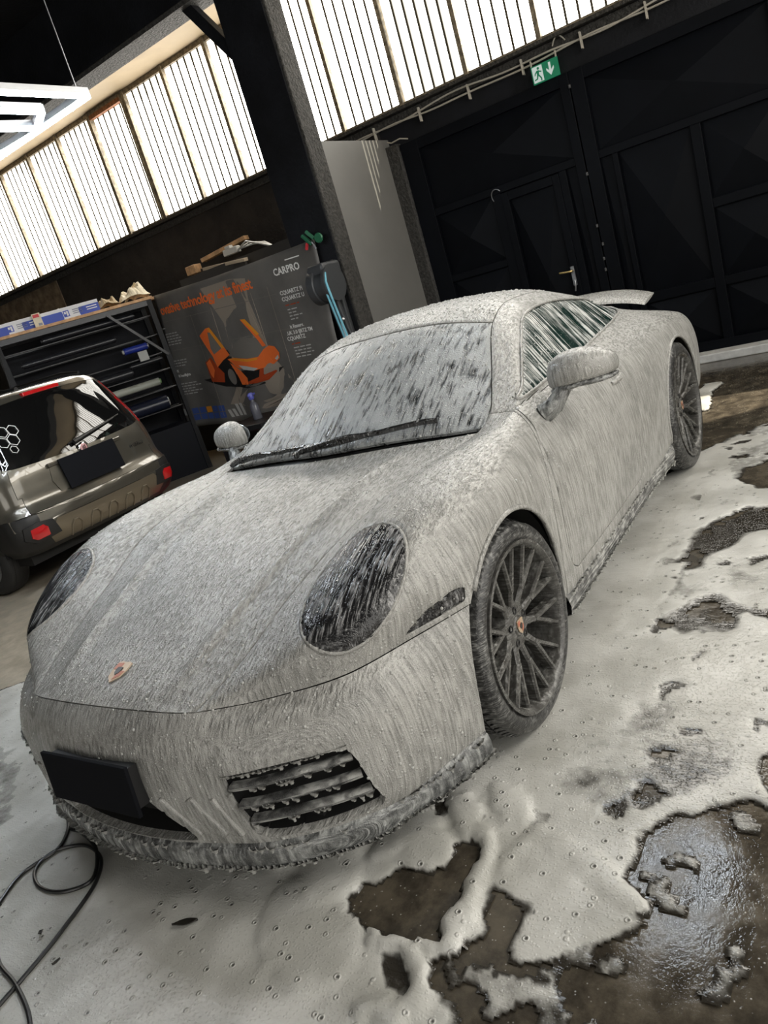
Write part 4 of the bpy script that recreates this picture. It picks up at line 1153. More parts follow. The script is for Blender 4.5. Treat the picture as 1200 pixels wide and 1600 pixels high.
# rolls
def roll(label, z, u0, u1, r, col, core, d=.16, rough=.5):
    o = empty('film_roll', rk(u0, d, z), label=label, cat='film roll', group='film rolls on the rack')
    b = rk(u1, d, z)-rk(u0, d, z); dr = b.normalized(); upv = Vector((0, 0, 1)); rt_ = dr.cross(upv)
    def ring(rr, n=18): return [(rt_*math.cos(a)*rr+upv*math.sin(a)*rr) for a in np.linspace(0, 2*math.pi, n, endpoint=False)]
    V = []; n = 18
    for (p, rr) in ((Vector(), r*.62), (Vector(), r), (b, r), (b, r*.62)): V += [p+q for q in ring(rr)]
    F = [(i*n+k, i*n+(k+1) % n, (i+1)*n+(k+1) % n, (i+1)*n+k) for i in range(3) for k in range(n)]
    MB().add(V, F).build('film', col, o, smooth=True, auto=40)
    V = []
    for (p, rr) in ((-dr*.02, r*.5), (-dr*.02, r*.63), (b+dr*.02, r*.63), (b+dr*.02, r*.5), (-dr*.02, r*.5)): V += [p+q for q in ring(rr)]
    F = [(i*n+k, i*n+(k+1) % n, (i+1)*n+(k+1) % n, (i+1)*n+k) for i in range(4) for k in range(n)]
    MB().add(V, F).build('core', core, o, smooth=True, auto=40)
    return o
M_RW = plain('greenish_white_film', (.42, .44, .38), .4); M_CG = plain('green_core', (.18, .35, .12), .6); M_CB = plain('black_core', (.02, .02, .022), .6)
M_RB = plain('black_film', (.015, .016, .020), .3); M_RBL = plain('blue_film', (.015, .035, .30), .4); M_CW = plain('white_core', (.5, .5, .47), .6); M_NAVY = plain('navy_film', (.012, .016, .035), .3)
def rest(bar, r): return bar+.009+math.sqrt(max(r*r-.0, 0))*.0+r
roll('pale greenish white film roll on the middle rack bars', 1.19, .23, 1.15, .045, M_RW, M_CG, .10)
roll('thick dark navy film roll on the lowest rack bars', .93, .22, 1.20, .085, M_NAVY, M_CW, .12)
roll('short blue film roll hanging under the upper rack bar', 1.63, .22, .50, .040, M_RBL, M_CW, .10)
roll('thin black film roll on the upper rack bars', 1.80, .55, 1.6, .035, M_RB, M_CB, .12)
roll('black film roll just above the pale greenish roll', 1.38, .50, 1.5, .05, M_RB, M_CB, .12)
roll('slim black film roll below the blue roll', 1.44, .12, .48, .03, M_RB, M_CB, .10)
roll('topmost black film roll on the rack', 2.0, .25, 1.3, .035, M_RB, M_CB, .12)
o = MB(); rbox(o, .25, .06, 1.47, .36, .075, 1.585); tag(o.build('film_tag', plain('pale_sticker', (.5, .5, .48), .6)), 'pale paper tag hanging below the blue film roll', 'tag')

# boxes on the rack top
M_BOXW = plain('white_box_card', (.74, .75, .78), .5); M_BOXB = plain('blue_box_print', (.03, .07, .42), .5); M_RED = plain('red_print', (.55, .03, .04), .5); M_INK = plain('grey_ink', (.25, .27, .33), .5)
def film_box(u0, u1, d0, d1, z0, z1, label, rot=0.0, lean=0.0):
    c = rk((u0+u1)/2, (d0+d1)/2, z0)
    o = empty('film_box', c, label=label, cat='box', group='long film boxes on the rack top')
    hl = (u1-u0)/2; hd = (d1-d0)/2; h = z1-z0
    R_ = Matrix.Rotation(rot, 3, 'Z')
    def q(u, d, z): return R_ @ (RD*u-RNv*d)+Vector((0, 0, z))
    def bx(mb, a, b):
        P = [q(u, d, z) for z in (a[2], b[2]) for (u, d) in ((a[0], a[1]), (b[0], a[1]), (b[0], b[1]), (a[0], b[1]))]
        return mb.add(P, [(0,3,2,1),(4,5,6,7),(0,1,5,4),(1,2,6,5),(2,3,7,6),(3,0,4,7)])
    bx(MB(), (-hl, -hd, 0), (hl, hd, h)).build('carton', M_BOXW, o, bevel=.002)
    e = .002
    # blue bands at both ends with a rounded inner edge, small square emblem, lettering lines
    for s in (-1, 1):
        arc = [(s*hl, 0.02*h), (s*hl, .72*h)]+[(s*(hl*.30-.05*math.cos(t_)*h), .37*h+.35*h*math.sin(t_)) for t_ in np.linspace(math.pi/2, -math.pi/2, 9)]
        MB().prism(arc, -hd-e, -hd, lambda u, v, hh: q(u, hh, v)).build('blue_band', M_BOXB, o)
    sq = MB(); sq.prism([(.02, .18*h), (.02+.5*h, .18*h), (.02+.5*h, .72*h), (.02, .72*h)], -hd-e, -hd, lambda u, v, hh: q(u, hh, v)); sq.build('emblem', M_BOXB, o)
    sq = MB(); sq.prism([(.03, .25*h), (.05, .25*h), (.05, .65*h), (.03, .65*h)], -hd-2*e, -hd-e, lambda u, v, hh: q(u, hh, v)); sq.prism([(.055, .42*h), (.02+.42*h, .42*h), (.02+.42*h, .62*h), (.055, .62*h)], -hd-2*e, -hd-e, lambda u, v, hh: q(u, hh, v)); sq.build('emblem_mark', M_BOXW, o)
    for k in range(3):
        MB().prism([(-.13, (.28+.16*k)*h), (-.02, (.28+.16*k)*h), (-.02, (.36+.16*k)*h), (-.13, (.36+.16*k)*h)], -hd-e, -hd, lambda u, v, hh: q(u, hh, v)).build('print_line', M_INK, o)
    for k in range(2):
        MB().prism([(-hl*.92, (.3+.2*k)*h), (-hl*.55, (.3+.2*k)*h), (-hl*.55, (.38+.2*k)*h), (-hl*.92, (.38+.2*k)*h)], -hd-2*e, -hd-e, lambda u, v, hh: q(u, hh, v)).build('print_line', M_BOXW, o)
    for k in range(5):
        zz = (.15+.16*k)*h
        P = [q(-hl-e, -hd+.02, zz), q(-hl-e, hd-.02, zz), q(-hl-e, hd-.02, zz+.05*h), q(-hl-e, -hd+.02, zz+.05*h)]
        MB().add(P+[p+RD*.001 for p in P], [(0,1,2,3),(7,6,5,4),(0,4,5,1),(2,6,7,3),(1,5,6,2),(3,7,4,0)]).build('print_line', M_BOXB, o)
    return o
film_box(.58, 1.22, .03, .17, 2.156, 2.285, 'blue and white film box nearest the kraft papers on the rack', rot=-.02)
film_box(1.235, 1.80, .05, .18, 2.156, 2.285, 'blue and white film box at the outer end of the rack', rot=.01)
film_box(.80, 1.60, .20, .32, 2.156, 2.30, 'white film box lying behind the blue and white ones', rot=.0)
mb = MB(); rbox(mb, 1.225, .0, 2.157, 1.315, .028, 2.30); o = tag(mb.build('sample_carton', M_PAPER), 'small white carton with red print before the film boxes', 'box')
mb = MB(); rbox(mb, 1.24, -.003, 2.255, 1.305, .0, 2.29); mb.build('red_print', M_RED, o)
mb = MB(); rbox(mb, 1.235, -.003, 2.165, 1.275, .0, 2.19); mb.build('dark_print', M_INK, o)
# papers: crumpled sheets and folded card
def crumple(name, u0, u1, d0, d1, z, hgt, seed, mat, label, cat, fold=0.0):
    r = np.random.RandomState(seed); n, m = 17, 13
    V = []
    for i in range(n):
        for j in range(m):
            u = u0+(u1-u0)*i/(n-1); d = d0+(d1-d0)*j/(m-1)
            e = min(1.0, .15+1.7*math.sin(math.pi*i/(n-1))*math.sin(math.pi*(j+.6)/(m+.2)))
            nz_ = float(vnoise(np.array([i*.33+seed]), np.array([j*.37]), seed)[0]); zz = z+hgt*e*(.25+.75*nz_)+fold*abs(i/(n-1)-.5)
            V.append(rk(u+r.uniform(-.004, .004), d+r.uniform(-.004, .004), zz))
    F = [(i*m+j, (i+1)*m+j, (i+1)*m+j+1, i*m+j+1) for i in range(n-1) for j in range(m-1)]
    o = mesh_obj(name, V, F, mat)
    md = o.modifiers.new('thickness', 'SOLIDIFY'); md.thickness = .003
    return tag(o, label, cat)
crumple('crumpled_paper', -.02, .33, .0, .36, 2.158, .20, 3, M_PAPER, 'crumpled cream paper on the rack top near the banner', 'paper')
crumple('kraft_paper', .35, .57, .02, .40, 2.158, .15, 11, M_CARD, 'flat brown kraft paper between boxes and crumpled cream paper', 'paper')
crumple('tissue_paper', .85, 1.2, .35, .52, 2.16, .18, 5, plain('white_tissue', (.70, .66, .60), .8), 'pale crumpled tissue behind the film boxes', 'paper')
# folded card flap
P = [rk(.30, .02, 2.16), rk(.10, .10, 2.36), rk(.06, .16, 2.34), rk(.26, .12, 2.16)]
o = mesh_obj('card_flap', P, [(0, 1, 2, 3)], M_CARD); md = o.modifiers.new('thickness', 'SOLIDIFY'); md.thickness = .004
tag(o, 'upright folded brown card flap among the papers', 'card')
o = MB(); rbox(o, .02, .06, 2.25, .16, .20, 2.262); tag(o.build('teal_sleeve', plain('teal_plastic', (.06, .16, .17), .3)), 'dark teal sleeve lying on the crumpled paper', 'sleeve')

# timber frames stacked behind the banner, below the windows
def on_plane_x(y, z, x): return Vector((x, y, z))
def stick(a, b, w, h, mat, label, nm='timber_batten', cat='batten'):
    return tag(MB().bar(a, b, w, h).build(nm, mat, bevel=.002), label, cat)
sh = empty('timber_shelf', (0, 0, 0), label='small dark framed timber shelf on the wall behind the banner', cat='shelf')
MB().box((-5.49, -4.95, 2.06), (-4.72, -3.05, 2.10)).build('shelf_board', M_WOODD, sh)
MB().box((-4.74, -4.95, 2.10), (-4.70, -3.05, 2.22)).build('shelf_front', M_WOODD, sh)
for y in (-4.9, -3.1): MB().box((-5.48, y-.02, 0), (-5.40, y+.02, 2.06)).build('shelf_upright', M_WOODD, sh)
stick((-5.0, -4.76, 2.37), (-5.1, -4.09, 2.44), .10, .045, M_WOOD, 'upper pine batten leaning behind the shelf')
stick((-4.95, -4.74, 2.27), (-4.55, -3.72, 2.16), .05, .035, plain('sunlit_batten', (.62, .50, .36), .6), 'long pale batten sloping across the shelf')  # paler pine, sunlight put into the colour
stick((-5.02, -4.86, 2.22), (-4.62, -3.80, 2.08), .03, .15, M_WOODD, 'dark board sloping below the pale batten', 'dark_board', 'board')
o = MB(); o.box((-5.04, -5.02, 2.26), (-4.92, -4.86, 2.36)); tag(o.build('wood_block', M_WOOD, bevel=.006), 'small split pine block at the end of the shelf', 'block')
o = empty('power_strip', (-4.9, -4.20, 2.30), label='white power strip with cords among the battens', cat='power strip')
MB().box((-.04, -.10, 0), (.04, .12, .07)).build('strip_body', plain('white_plastic', (.62, .61, .57), .4), o, bevel=.01)
MB().box((-.03, -.06, .07), (.03, .02, .10)).build('plug', bpy.data.materials['white_plastic'], o, bevel=.004)
for k in range(3):
    MB().tube([(0, .12, .03), (.05*k-.05, .30, .03+.02*k), (.06*k-.02, .50, .0), (.15, .75, -.10)], .010, 6).build('cord', bpy.data.materials['white_plastic'], o, smooth=True)

# ---- banner ------------------------------------------------------------
M_BAN = plain('charcoal_banner_vinyl', (.15, .142, .13), .38, noise=.25, nscale=1.4)
M_ORG = plain('orange_print', (.95, .19, .04), .5); M_WHT = plain('white_print', (.85, .84, .80), .5); M_ORG2 = plain('amber_print', (.90, .34, .03), .5)
M_ORGD = plain('dark_orange_print', (.42, .06, .015), .5); M_GRY = plain('smoke_grey_print', (.20, .185, .165), .5); M_BLU = plain('blue_print', (.06, .11, .35), .5); M_KPR = plain('black_print', (.012, .012, .012), .5)
M_HAZE = plain('warm_grey_print', (.34, .29, .235), .45); M_SIL = plain('silver_print', (.55, .54, .51), .4)
BL = Vector((-4.45, -5.2, 0)); BD = (Vector((-3.98, -2.38, 0))-BL).normalized(); BNv = Vector((BD.y, -BD.x, 0))
banner = empty('banner', (0, 0, 0), label='large charcoal banner with orange supercar and lettering by the pillar', cat='banner')
def bn(u, z, d=0.0): return BL+BD*u+Vector((0, 0, z))+BNv*d
TL, TR, BLc, BR = (.02, 2.14), (2.88, 2.05), (-.28, .54), (2.75, .44)
def wave(s, t_): return .012*math.sin(s*9+t_*3)*(.3+t_)+.010*math.sin(s*4-t_*5)
n, m = 48, 28; V = []
def quad(s, t_): 
    a = (TL[0]*(1-s)+TR[0]*s, TL[1]*(1-s)+TR[1]*s-.02*math.sin(math.pi*s)); b = (BLc[0]*(1-s)+BR[0]*s, BLc[1]*(1-s)+BR[1]*s)
    return a[0]*(1-t_)+b[0]*t_, a[1]*(1-t_)+b[1]*t_
for i in range(n+1):
    for j in range(m+1):
        u, z = quad(i/n, j/m); V.append(bn(u, z, wave(u, (2.14-z)/1.6)))
F = [(i*(m+1)+j, (i+1)*(m+1)+j, (i+1)*(m+1)+j+1, i*(m+1)+j+1) for i in range(n) for j in range(m)]
o = mesh_obj('vinyl_sheet', V, F, M_BAN, banner, smooth=True); md = o.modifiers.new('thickness', 'SOLIDIFY'); md.thickness = .002
def drape(ob, off):
    """push a flat print onto the rippled sheet"""
    for v in ob.data.vertices:
        p = v.co; q = p-BL; u = q.dot(BD); z = p.z; d = q.dot(BNv)
        v.co = bn(u, z, wave(u, (2.14-z)/1.6)+off+d)
    return ob
def bprint(name, poly, mat, lay=1):
    poly = [tuple(p) for p in poly]
    # subdivide long edges so that the print follows the ripples
    out = []
    for i in range(len(poly)):
        a, b = poly[i], poly[(i+1) % len(poly)]
        L = math.dist(a, b); k = max(1, int(L/.08))
        for q in range(k): out.append((a[0]+(b[0]-a[0])*q/k, a[1]+(b[1]-a[1])*q/k))
    bm = bmesh.new(); vs = [bm.verts.new(bn(u, z, 0)) for u, z in out]; bm.faces.new(vs)
    bmesh.ops.triangulate(bm, faces=bm.faces)
    bmesh.ops.subdivide_edges(bm, edges=[e for e in bm.edges if e.calc_length() > .14], cuts=2)
    me = bpy.data.meshes.new(name); bm.to_mesh(me); bm.free(); me.materials.append(mat)
    ob = bpy.data.objects.new(name, me); COL.objects.link(ob); ob.parent = banner
    return drape(ob, .0025+.0022*lay)
sl = -.04
def btext(txt, u, z, size, mat, bold=0.0, name='lettering', slope=sl, spacing=1.0):
    o = text_obj(name, txt, size, mat, banner, bn(u, z, 0), BD+Vector((0, 0, slope)), Vector((0, 0, 1))-BD*slope*0, bold, thick=.0006, spacing=spacing)
    return drape(o, .005)
# printed smoke haze and floor glow; also paints the light streak on the vinyl
bprint('printed_haze_light_streak', [(.75, .72), (1.1, 1.0), (1.15, 1.6), (.95, 2.02), (1.5, 2.0), (1.75, 1.95), (1.6, 1.5), (1.8, 1.0), (2.2, .62), (1.4, .6)], M_HAZE, 0)
bprint('printed_shadow', [(.40, 1.06), (.79, .93), (1.21, .86), (1.60, .87), (1.90, 1.0), (1.61, 1.0), (1.18, 1.03), (.66, 1.06)], M_KPR, 1)
btext('ovative technology at its finest', .05, 1.905, .158, M_ORG, .003, spacing=.93)
btext('CARPRO', 2.22, 1.865, .094, M_WHT, .002)
bprint('logo_bar', [(2.42, 1.966), (2.62, 1.958), (2.62, 1.968), (2.42, 1.976)], M_WHT)
for (a, b) in (((.04, 1.82), (2.17, 1.70)), ((.0, 1.48), (2.26, 1.34))): bprint('rule_line', [(a[0], a[1]), (b[0], b[1]), (b[0], b[1]+.007), (a[0], a[1]+.007)], M_GRY)
for u in (.62, 1.02, 1.75, 2.05): bprint('rule_line', [(u, 1.80), (u+.006, 1.80), (u-.04, .60), (u-.046, .60)], M_HAZE)
btext('CQUARTZ Fi', 2.22, 1.675, .056, M_WHT, .001); btext('CQUARTZ U', 2.22, 1.615, .056, M_WHT, .001)
btext('it Reserv.', 2.20, 1.345, .052, M_WHT, .001); btext('.UK 3.0 IJRTZ TM', 2.12, 1.29, .052, M_WHT, .001); btext('CQUARTZ', 2.10, 1.235, .056, M_WHT, .001)
r_ = np.random.RandomState(4)
def lines(u, z, n_, w, mat=M_SIL, dz=.032, h=.011, s_=sl):
    for k in range(n_):
        L = w*(.6+.4*r_.rand()); zz = z-dz*k; x = u
        while x < u+L-.03:
            ww = .03+.05*r_.rand(); e = min(x+ww, u+L)
            bprint('text_line', [(x, zz+s_*(x-u)), (e, zz+s_*(e-u)), (e, zz+h+s_*(e-u)), (x, zz+h+s_*(x-u))], mat); x = e+.015
lines(2.24, 1.565, 1, .2, M_ORGD); lines(2.25, 1.52, 4, .2)
lines(2.14, 1.19, 1, .2, M_ORGD); lines(2.15, 1.15, 4, .36)
lines(-.05, 1.75, 1, .1); lines(-.04, 1.68, 5, .34, s_=-.06); lines(-.10, 1.36, 3, .36, s_=-.06)
btext('LUX', -.10, 1.225, .045, M_WHT, .001); btext('swift headlights', -.10, 1.165, .045, M_WHT, .001); lines(-.14, 1.08, 5, .46, s_=-.06)
btext('Sho', 1.62, .62, .055, M_WHT, .001)
# the printed sports car
bprint('printed_windscreen', [(1.04, 1.25), (1.25, 1.37), (1.39, 1.40), (1.62, 1.35), (1.71, 1.25), (1.56, 1.15), (1.27, 1.19)], M_GRY, 2)
bprint('printed_cabin', [(.81, 1.30), (1.06, 1.32), (1.10, 1.24), (1.03, 1.12), (.82, 1.0), (.77, 1.13)], M_KPR, 2)
bprint('printed_tail', [(.58, 1.25), (.73, 1.29), (.79, 1.17), (.86, 1.08), (.81, .98), (.58, 1.02), (.58, 1.14)], M_ORGD, 3)
bprint('printed_tail_edge', [(.60, 1.24), (.70, 1.27), (.72, 1.14), (.64, 1.05), (.61, 1.10)], M_ORG, 4)
bprint('printed_intake', [(1.19, 1.06), (1.44, 1.05), (1.62, 1.05), (1.78, 1.07), (1.72, .98), (1.53, .91), (1.38, .92), (1.25, .93)], M_KPR, 3)
bprint('printed_bonnet', [(1.01, 1.22), (1.15, 1.215), (1.38, 1.17), (1.55, 1.16), (1.66, 1.22), (1.76, 1.245), (1.85, 1.22), (1.90, 1.15), (1.88, 1.09), (1.76, 1.05), (1.59, 1.035), (1.44, 1.03), (1.27, 1.07), (1.13, 1.11)], M_ORG, 4)
bprint('printed_bonnet_edge', [(1.02, 1.215), (1.16, 1.21), (1.38, 1.165), (1.54, 1.155), (1.52, 1.135), (1.37, 1.14), (1.17, 1.18)], M_ORG2, 5)
bprint('printed_bumper', [(1.03, 1.18), (1.13, 1.11), (1.20, 1.06), (1.28, .97), (1.26, .90), (1.13, .91), (1.11, 1.0), (1.07, 1.09)], M_ORG, 5)
bprint('printed_splitter', [(1.20, .91), (1.40, .895), (1.60, .90), (1.78, .97), (1.76, .985), (1.58, .915), (1.40, .91), (1.22, .925)], M_ORGD, 5)
bprint('printed_bumper_side', [(1.52, 1.035), (1.58, 1.035), (1.53, .92), (1.47, .95)], M_ORGD, 5)
bprint('printed_headlamp', [(1.19, 1.125), (1.32, 1.10), (1.50, 1.045), (1.43, 1.03), (1.26, 1.07)], M_SIL, 6)
bprint('printed_headlamp', [(1.80, 1.10), (1.87, 1.13), (1.875, 1.10), (1.83, 1.08)], M_SIL, 6)
bprint('printed_wheel', [(.985+.095*math.cos(a), 1.02+.12*math.sin(a)) for a in np.linspace(0, 2*math.pi, 20, endpoint=False)], M_KPR, 4)
bprint('printed_wheel_rim', [(.985+.070*math.cos(a), 1.02+.092*math.sin(a)) for a in np.linspace(0, 2*math.pi, 20, endpoint=False)], M_GRY, 5)
bprint('printed_door', [(.67, 1.55), (.83, 1.605), (.90, 1.605), (1.04, 1.33), (1.08, 1.26), (.93, 1.22), (.79, 1.16), (.78, 1.29)], M_ORG, 5)
bprint('printed_door_window', [(.845, 1.56), (.885, 1.55), (.98, 1.35), (.82, 1.31), (.80, 1.38)], M_GRY, 6)
bprint('printed_door_edge', [(.86, 1.605), (.91, 1.595), (1.04, 1.35), (.985, 1.35)], M_ORG2, 7)
bprint('printed_door', [(1.46, 1.58), (1.53, 1.57), (1.59, 1.49), (1.64, 1.41), (1.67, 1.35), (1.72, 1.25), (1.66, 1.25), (1.63, 1.32), (1.55, 1.45)], M_ORG, 5)
bprint('printed_door_edge', [(1.47, 1.58), (1.54, 1.57), (1.60, 1.49), (1.68, 1.38), (1.63, 1.38), (1.56, 1.48)], M_ORG2, 6)
# row of small product tiles and silver bottles
bprint('small_tile', [(-.21, .78), (-.09, .775), (-.10, .69), (-.22, .695)], M_SIL)
for k in range(5):
    u = -.02+.135*k
    bprint('small_tile', [(u, .765-.008*k), (u+.115, .76-.008*k), (u+.11, .69-.008*k), (u-.005, .695-.008*k)], [M_BLU, M_BLU, M_ORG2, M_BLU, M_BLU][k])
    bprint('small_tile', [(u-.01, .685-.008*k), (u+.105, .68-.008*k), (u+.10, .61-.008*k), (u-.015, .615-.008*k)], M_BLU)
for k in range(4):
    u = .70+.075*k
    bprint('printed_bottle', [(u, .57), (u+.05, .567), (u+.02, .66+.05*(k > 1)), (u-.03, .665+.05*(k > 1))], M_SIL)
# clamp that holds the banner
cl = empty('spring_clamp', (-3.975, -2.40, 2.05), label='green spring clamp holding the banner corner to the pillar', cat='clamp')
M_CG2 = plain('green_clamp', (.02, .12, .06), .4)
MB().bar((.02, -.06, .06), (.02, .02, -.04), .03, .03).build('jaw', M_CG2, cl, bevel=.004)
MB().bar((.03, .00, .08), (.02, .06, .0), .025, .03).build('jaw', M_CG2, cl, bevel=.004)
MB().lathe([(0, -.012), (.04, -.012), (.046, 0), (.04, .012), (0, .012)], 16, 'x', (.03, .12, -.01)).build('clamp_wheel', M_CG2, cl, smooth=True)
MB().bar((.03, -.02, -.02), (.03, -.05, -.07), .02, .02).build('red_pad', M_RED, cl)
MB().tube([(.03, .03, -.02), (.03, .06, -.09)], .008, 6).build('screw', M_STEEL, cl)

# ---- hose reel on the pillar -----------------------------------------------
M_REEL = plain('dark_reel_plastic', (.04, .042, .045), .45); M_HOSE = plain('pale_blue_hose', (.16, .42, .52), .4)
reel = empty('hose_reel', (-4.045, -2.325, 1.63), label='dark wall hose reel with pale blue hose on the pillar', cat='hose reel')
RR = .165
prof = [(0, .0), (.06, .0), (.065, .02), (.10, .03), (.11, .05), (RR-.01, .05), (RR, .04), (RR, -.03), (RR-.01, -.04), (0, -.04)]
# reel axle along y, so that its edge faces the room
MB().lathe(prof, 36, 'y', (.20, -.03, 0)).build('reel_side', M_REEL, reel, smooth=True, auto=40)
MB().lathe([(0, .0), (RR-.02, .0), (RR-.02, .12), (RR, .125), (RR, .16), (0, .16)], 36, 'y', (.20, -.01, 0)).build('reel_drum', M_REEL, reel, smooth=True, auto=40)
for k in range(3):
    MB().lathe([(.045+.03*k, -.045), (.055+.03*k, -.055), (.065+.03*k, -.045)], 30, 'y', (.20, -.03, 0)).build('reel_ring', M_REEL, reel, smooth=True)
MB().box((.02, -.06, .06), (.30, .14, .19)).build('reel_cover', M_REEL, reel, bevel=.03)
MB().box((0, -.05, -.55), (.05, .07, .20)).build('wall_bracket', M_REEL, reel, bevel=.01)
MB().bar((.08, -.02, -.10), (.04, .04, -.75), .11, .05).build('reel_arm', M_REEL, reel, bevel=.01)
for k, y in enumerate((.11, .145)):
    MB().tube([(.30, y, .10), (.34, y+.01, .02), (.33, y+.015, -.12), (.30, y+.02, -.35), (.27, y+.03, -.62), (.25, y+.03, -.85)], .011, 8).build('hose', M_HOSE, reel, smooth=True)
o = empty('spray_gun', (-3.93, -2.30, 1.16), label='small silver air gun hanging below the hose reel', cat='air gun')
MB().tube([(0, 0, .10), (0, .01, .03), (.01, .02, -.05)], [.012, .018, .014], 8).build('gun_body', M_STEEL, o, smooth=True)
MB().tube([(0, 0, .10), (.02, .05, .14)], .012, 8).build('gun_nozzle', M_STEEL, o, smooth=True)
MB().tube([(.0, .03, .05), (.01, .045, -.04)], .006, 6).build('gun_trigger', M_REEL, o, smooth=True)

# ---- things on the floor below the banner -----------------------------------
bt = empty('spray_bottle', (-3.62, -3.42, 0.62), label='blue capped spray bottle on the trolley below the banner', cat='bottle')
M_VIO = plain('violet_blue_plastic', (.10, .11, .42), .35)
tr = empty('trolley', (0, 0, 0), label='dark work trolley standing below the banner', cat='trolley')
MB().box((-3.95, -3.75, .54), (-3.30, -3.10, .60)).build('tray', M_RACK, tr, bevel=.01)
MB().box((-3.95, -3.75, .15), (-3.30, -3.10, .20)).build('tray', M_RACK, tr, bevel=.01)
for x in (-3.92, -3.33):
    for y in (-3.72, -3.13):
        MB().box((x-.02, y-.02, .06), (x+.02, y+.02, .545)).build('upright', M_RACK, tr)
        MB().lathe([(0, -.015), (.03, -.015), (.03, .015), (0, .015)], 14, 'x', (x, y, .03)).build('castor', M_BLACK, tr, smooth=True, auto=40)
bt.location = (-3.62, -3.42, .60)
MB().lathe([(0, 0), (.045, 0), (.048, .01), (.048, .13), (.03, .17), (.018, .18), (.018, .20), (0, .20)], 20, 'z').build('bottle_body', plain('clear_grey_plastic', (.10, .10, .12), .2), bt, smooth=True, auto=50)
MB().lathe([(0, .20), (.022, .20), (.030, .215), (.030, .25), (.02, .27), (0, .27)], 16, 'z').build('bottle_cap', M_VIO, bt, smooth=True, auto=50)
MB().box((-.06, -.012, .235), (.04, .012, .26)).build('spray_head', M_VIO, bt, bevel=.006)
M_GRATE = plain('red_floor_grating', (.42, .03, .05), .5)
gr = empty('floor_tile', (-3.05, -3.95, .0), label='red plastic floor grating behind the foamed car', cat='floor tile')
for k in range(14):
    MB().box((-.55+.08*k, -.5, .0), (-.52+.08*k, .5, .025)).build('grating_bar', M_GRATE, gr)
for k in range(13):
    MB().box((-.55, -.5+.08*k, .0), (.52, -.47+.08*k, .018)).build('grating_bar', M_GRATE, gr)
MB().box((-.58, -.53, 0), (.55, -.5, .03)).build('grating_edge', M_KERB, gr); MB().box((-.58, .5, 0), (.55, .53, .03)).build('grating_edge', M_GRATE, gr)

# =================================================================== the grey hatchback
M_PB = plain('bronze_grey_car_paint', (.115, .105, .085), .28, .65, coat=1.0)
M_PG = plain('tinted_car_glass', (.004, .004, .004), .03, spec=.8)
M_PK = plain('black_bumper_plastic', (.012, .012, .012), .45)
M_PR = plain('red_lamp_lens', (.45, .01, .012), .10, coat=1.0)
M_PS = plain('bronze_skid_plate', (.21, .175, .125), .3, .6, coat=.5)
M_CHR = plain('chrome', (.7, .7, .7), .1, 1.0)
panda = empty('hatchback', (-1.75, -3.52, 0), label='small bronze grey hatchback parked at left showing its tail', cat='car')
# stack of plan curves: (z, half width, rear lean, corner radius)
LV = [(.30, .74, .14, .16), (.36, .79, .05, .18), (.45, .815, .005, .20), (.56, .825, .0, .21), (.625, .825, .01, .22), (.68, .822, .05, .23), (.80, .82, .07, .24), (.92, .812, .085, .25), (1.00, .80, .105, .26), (1.12, .775, .15, .26),
      (1.25, .735, .205, .26), (1.38, .69, .265, .25), (1.46, .655, .31, .24), (1.505, .61, .36, .24), (1.53, .53, .44, .24), (1.545, .38, .60, .22)]
NC = 44
PG = []
for (z, w, ln, r) in LV:
    row = []
    crown = .035
    # from centre rear outwards to the corner, then forward along the side
    a = np.linspace(0, 1, 16)
    for t_ in a: row.append((t_*(w-r), -ln-crown*t_*t_))
    yc = -ln-crown-r
    for t_ in np.linspace(0, math.pi/2, 13)[1:]: row.append((w-r+r*math.sin(t_), yc+r*math.cos(t_)))
    for t_ in np.linspace(0, 1, 17)[1:]:
        row.append((w-(.06*max(0, t_-.6)/.4), yc-t_*2.9))
    PG.append([(x, y, z) for x, y in row])
PG = np.array(PG)                                     # (levels, cols, 3)
tl = np.cumsum([0]+[max(.02, LV[i+1][0]-LV[i][0]+.4*abs(LV[i+1][1]-LV[i][1])) for i in range(len(LV)-1)])
q = np.concatenate([np.linspace(tl[i], tl[i+1], max(2, int((tl[i+1]-tl[i])/.02)+1))[:-1] for i in range(len(tl)-1)]+[[tl[-1]]])
PG = pchip(tl, PG, q)
# densify columns near the rear
def dens(A):
    out = [A[:, 0]]
    for k in range(1, A.shape[1]):
        s = np.linalg.norm(A[0, k]-A[0, k-1]); n_ = max(1, int(s/.025)) if k < 30 else 1
        for i in range(1, n_+1): out.append(A[:, k-1]*(1-i/n_)+A[:, k]*i/n_)
    return np.stack(out, 1)
H = dens(PG); Hm = H[:, 1:][:, ::-1].copy(); Hm[..., 0] *= -1
PGf = np.concatenate([Hm, H], 1)
pxz = lambda A: A[..., [0, 2]]
WIN = smooth_poly([(-.60, .985), (0, .965), (.60, .985), (.665, 1.05), (.63, 1.25), (.575, 1.40), (.48, 1.455), (0, 1.475), (-.48, 1.455), (-.575, 1.40), (-.63, 1.25), (-.665, 1.05)], 6)
rear = PGf[..., 1] > -.75
PGf, s1 = snap(PGf, pxz, WIN, .02, rear)
LAMP = np.array([(.70, .97), (.735, 1.0), (.72, 1.15), (.675, 1.36), (.64, 1.42), (.61, 1.42), (.645, 1.25), (.675, 1.08)])
s2 = poly_sd(np.stack([np.abs(PGf[..., 0]), PGf[..., 2]], -1), LAMP)[0]
PN = grid_normals(PGf); PFl = False
if PN[len(q)//3, PGf.shape[1]//2, 1] < 0: PN = -PN; PFl = True
f1, f2 = face_sd(s1), face_sd(s2)
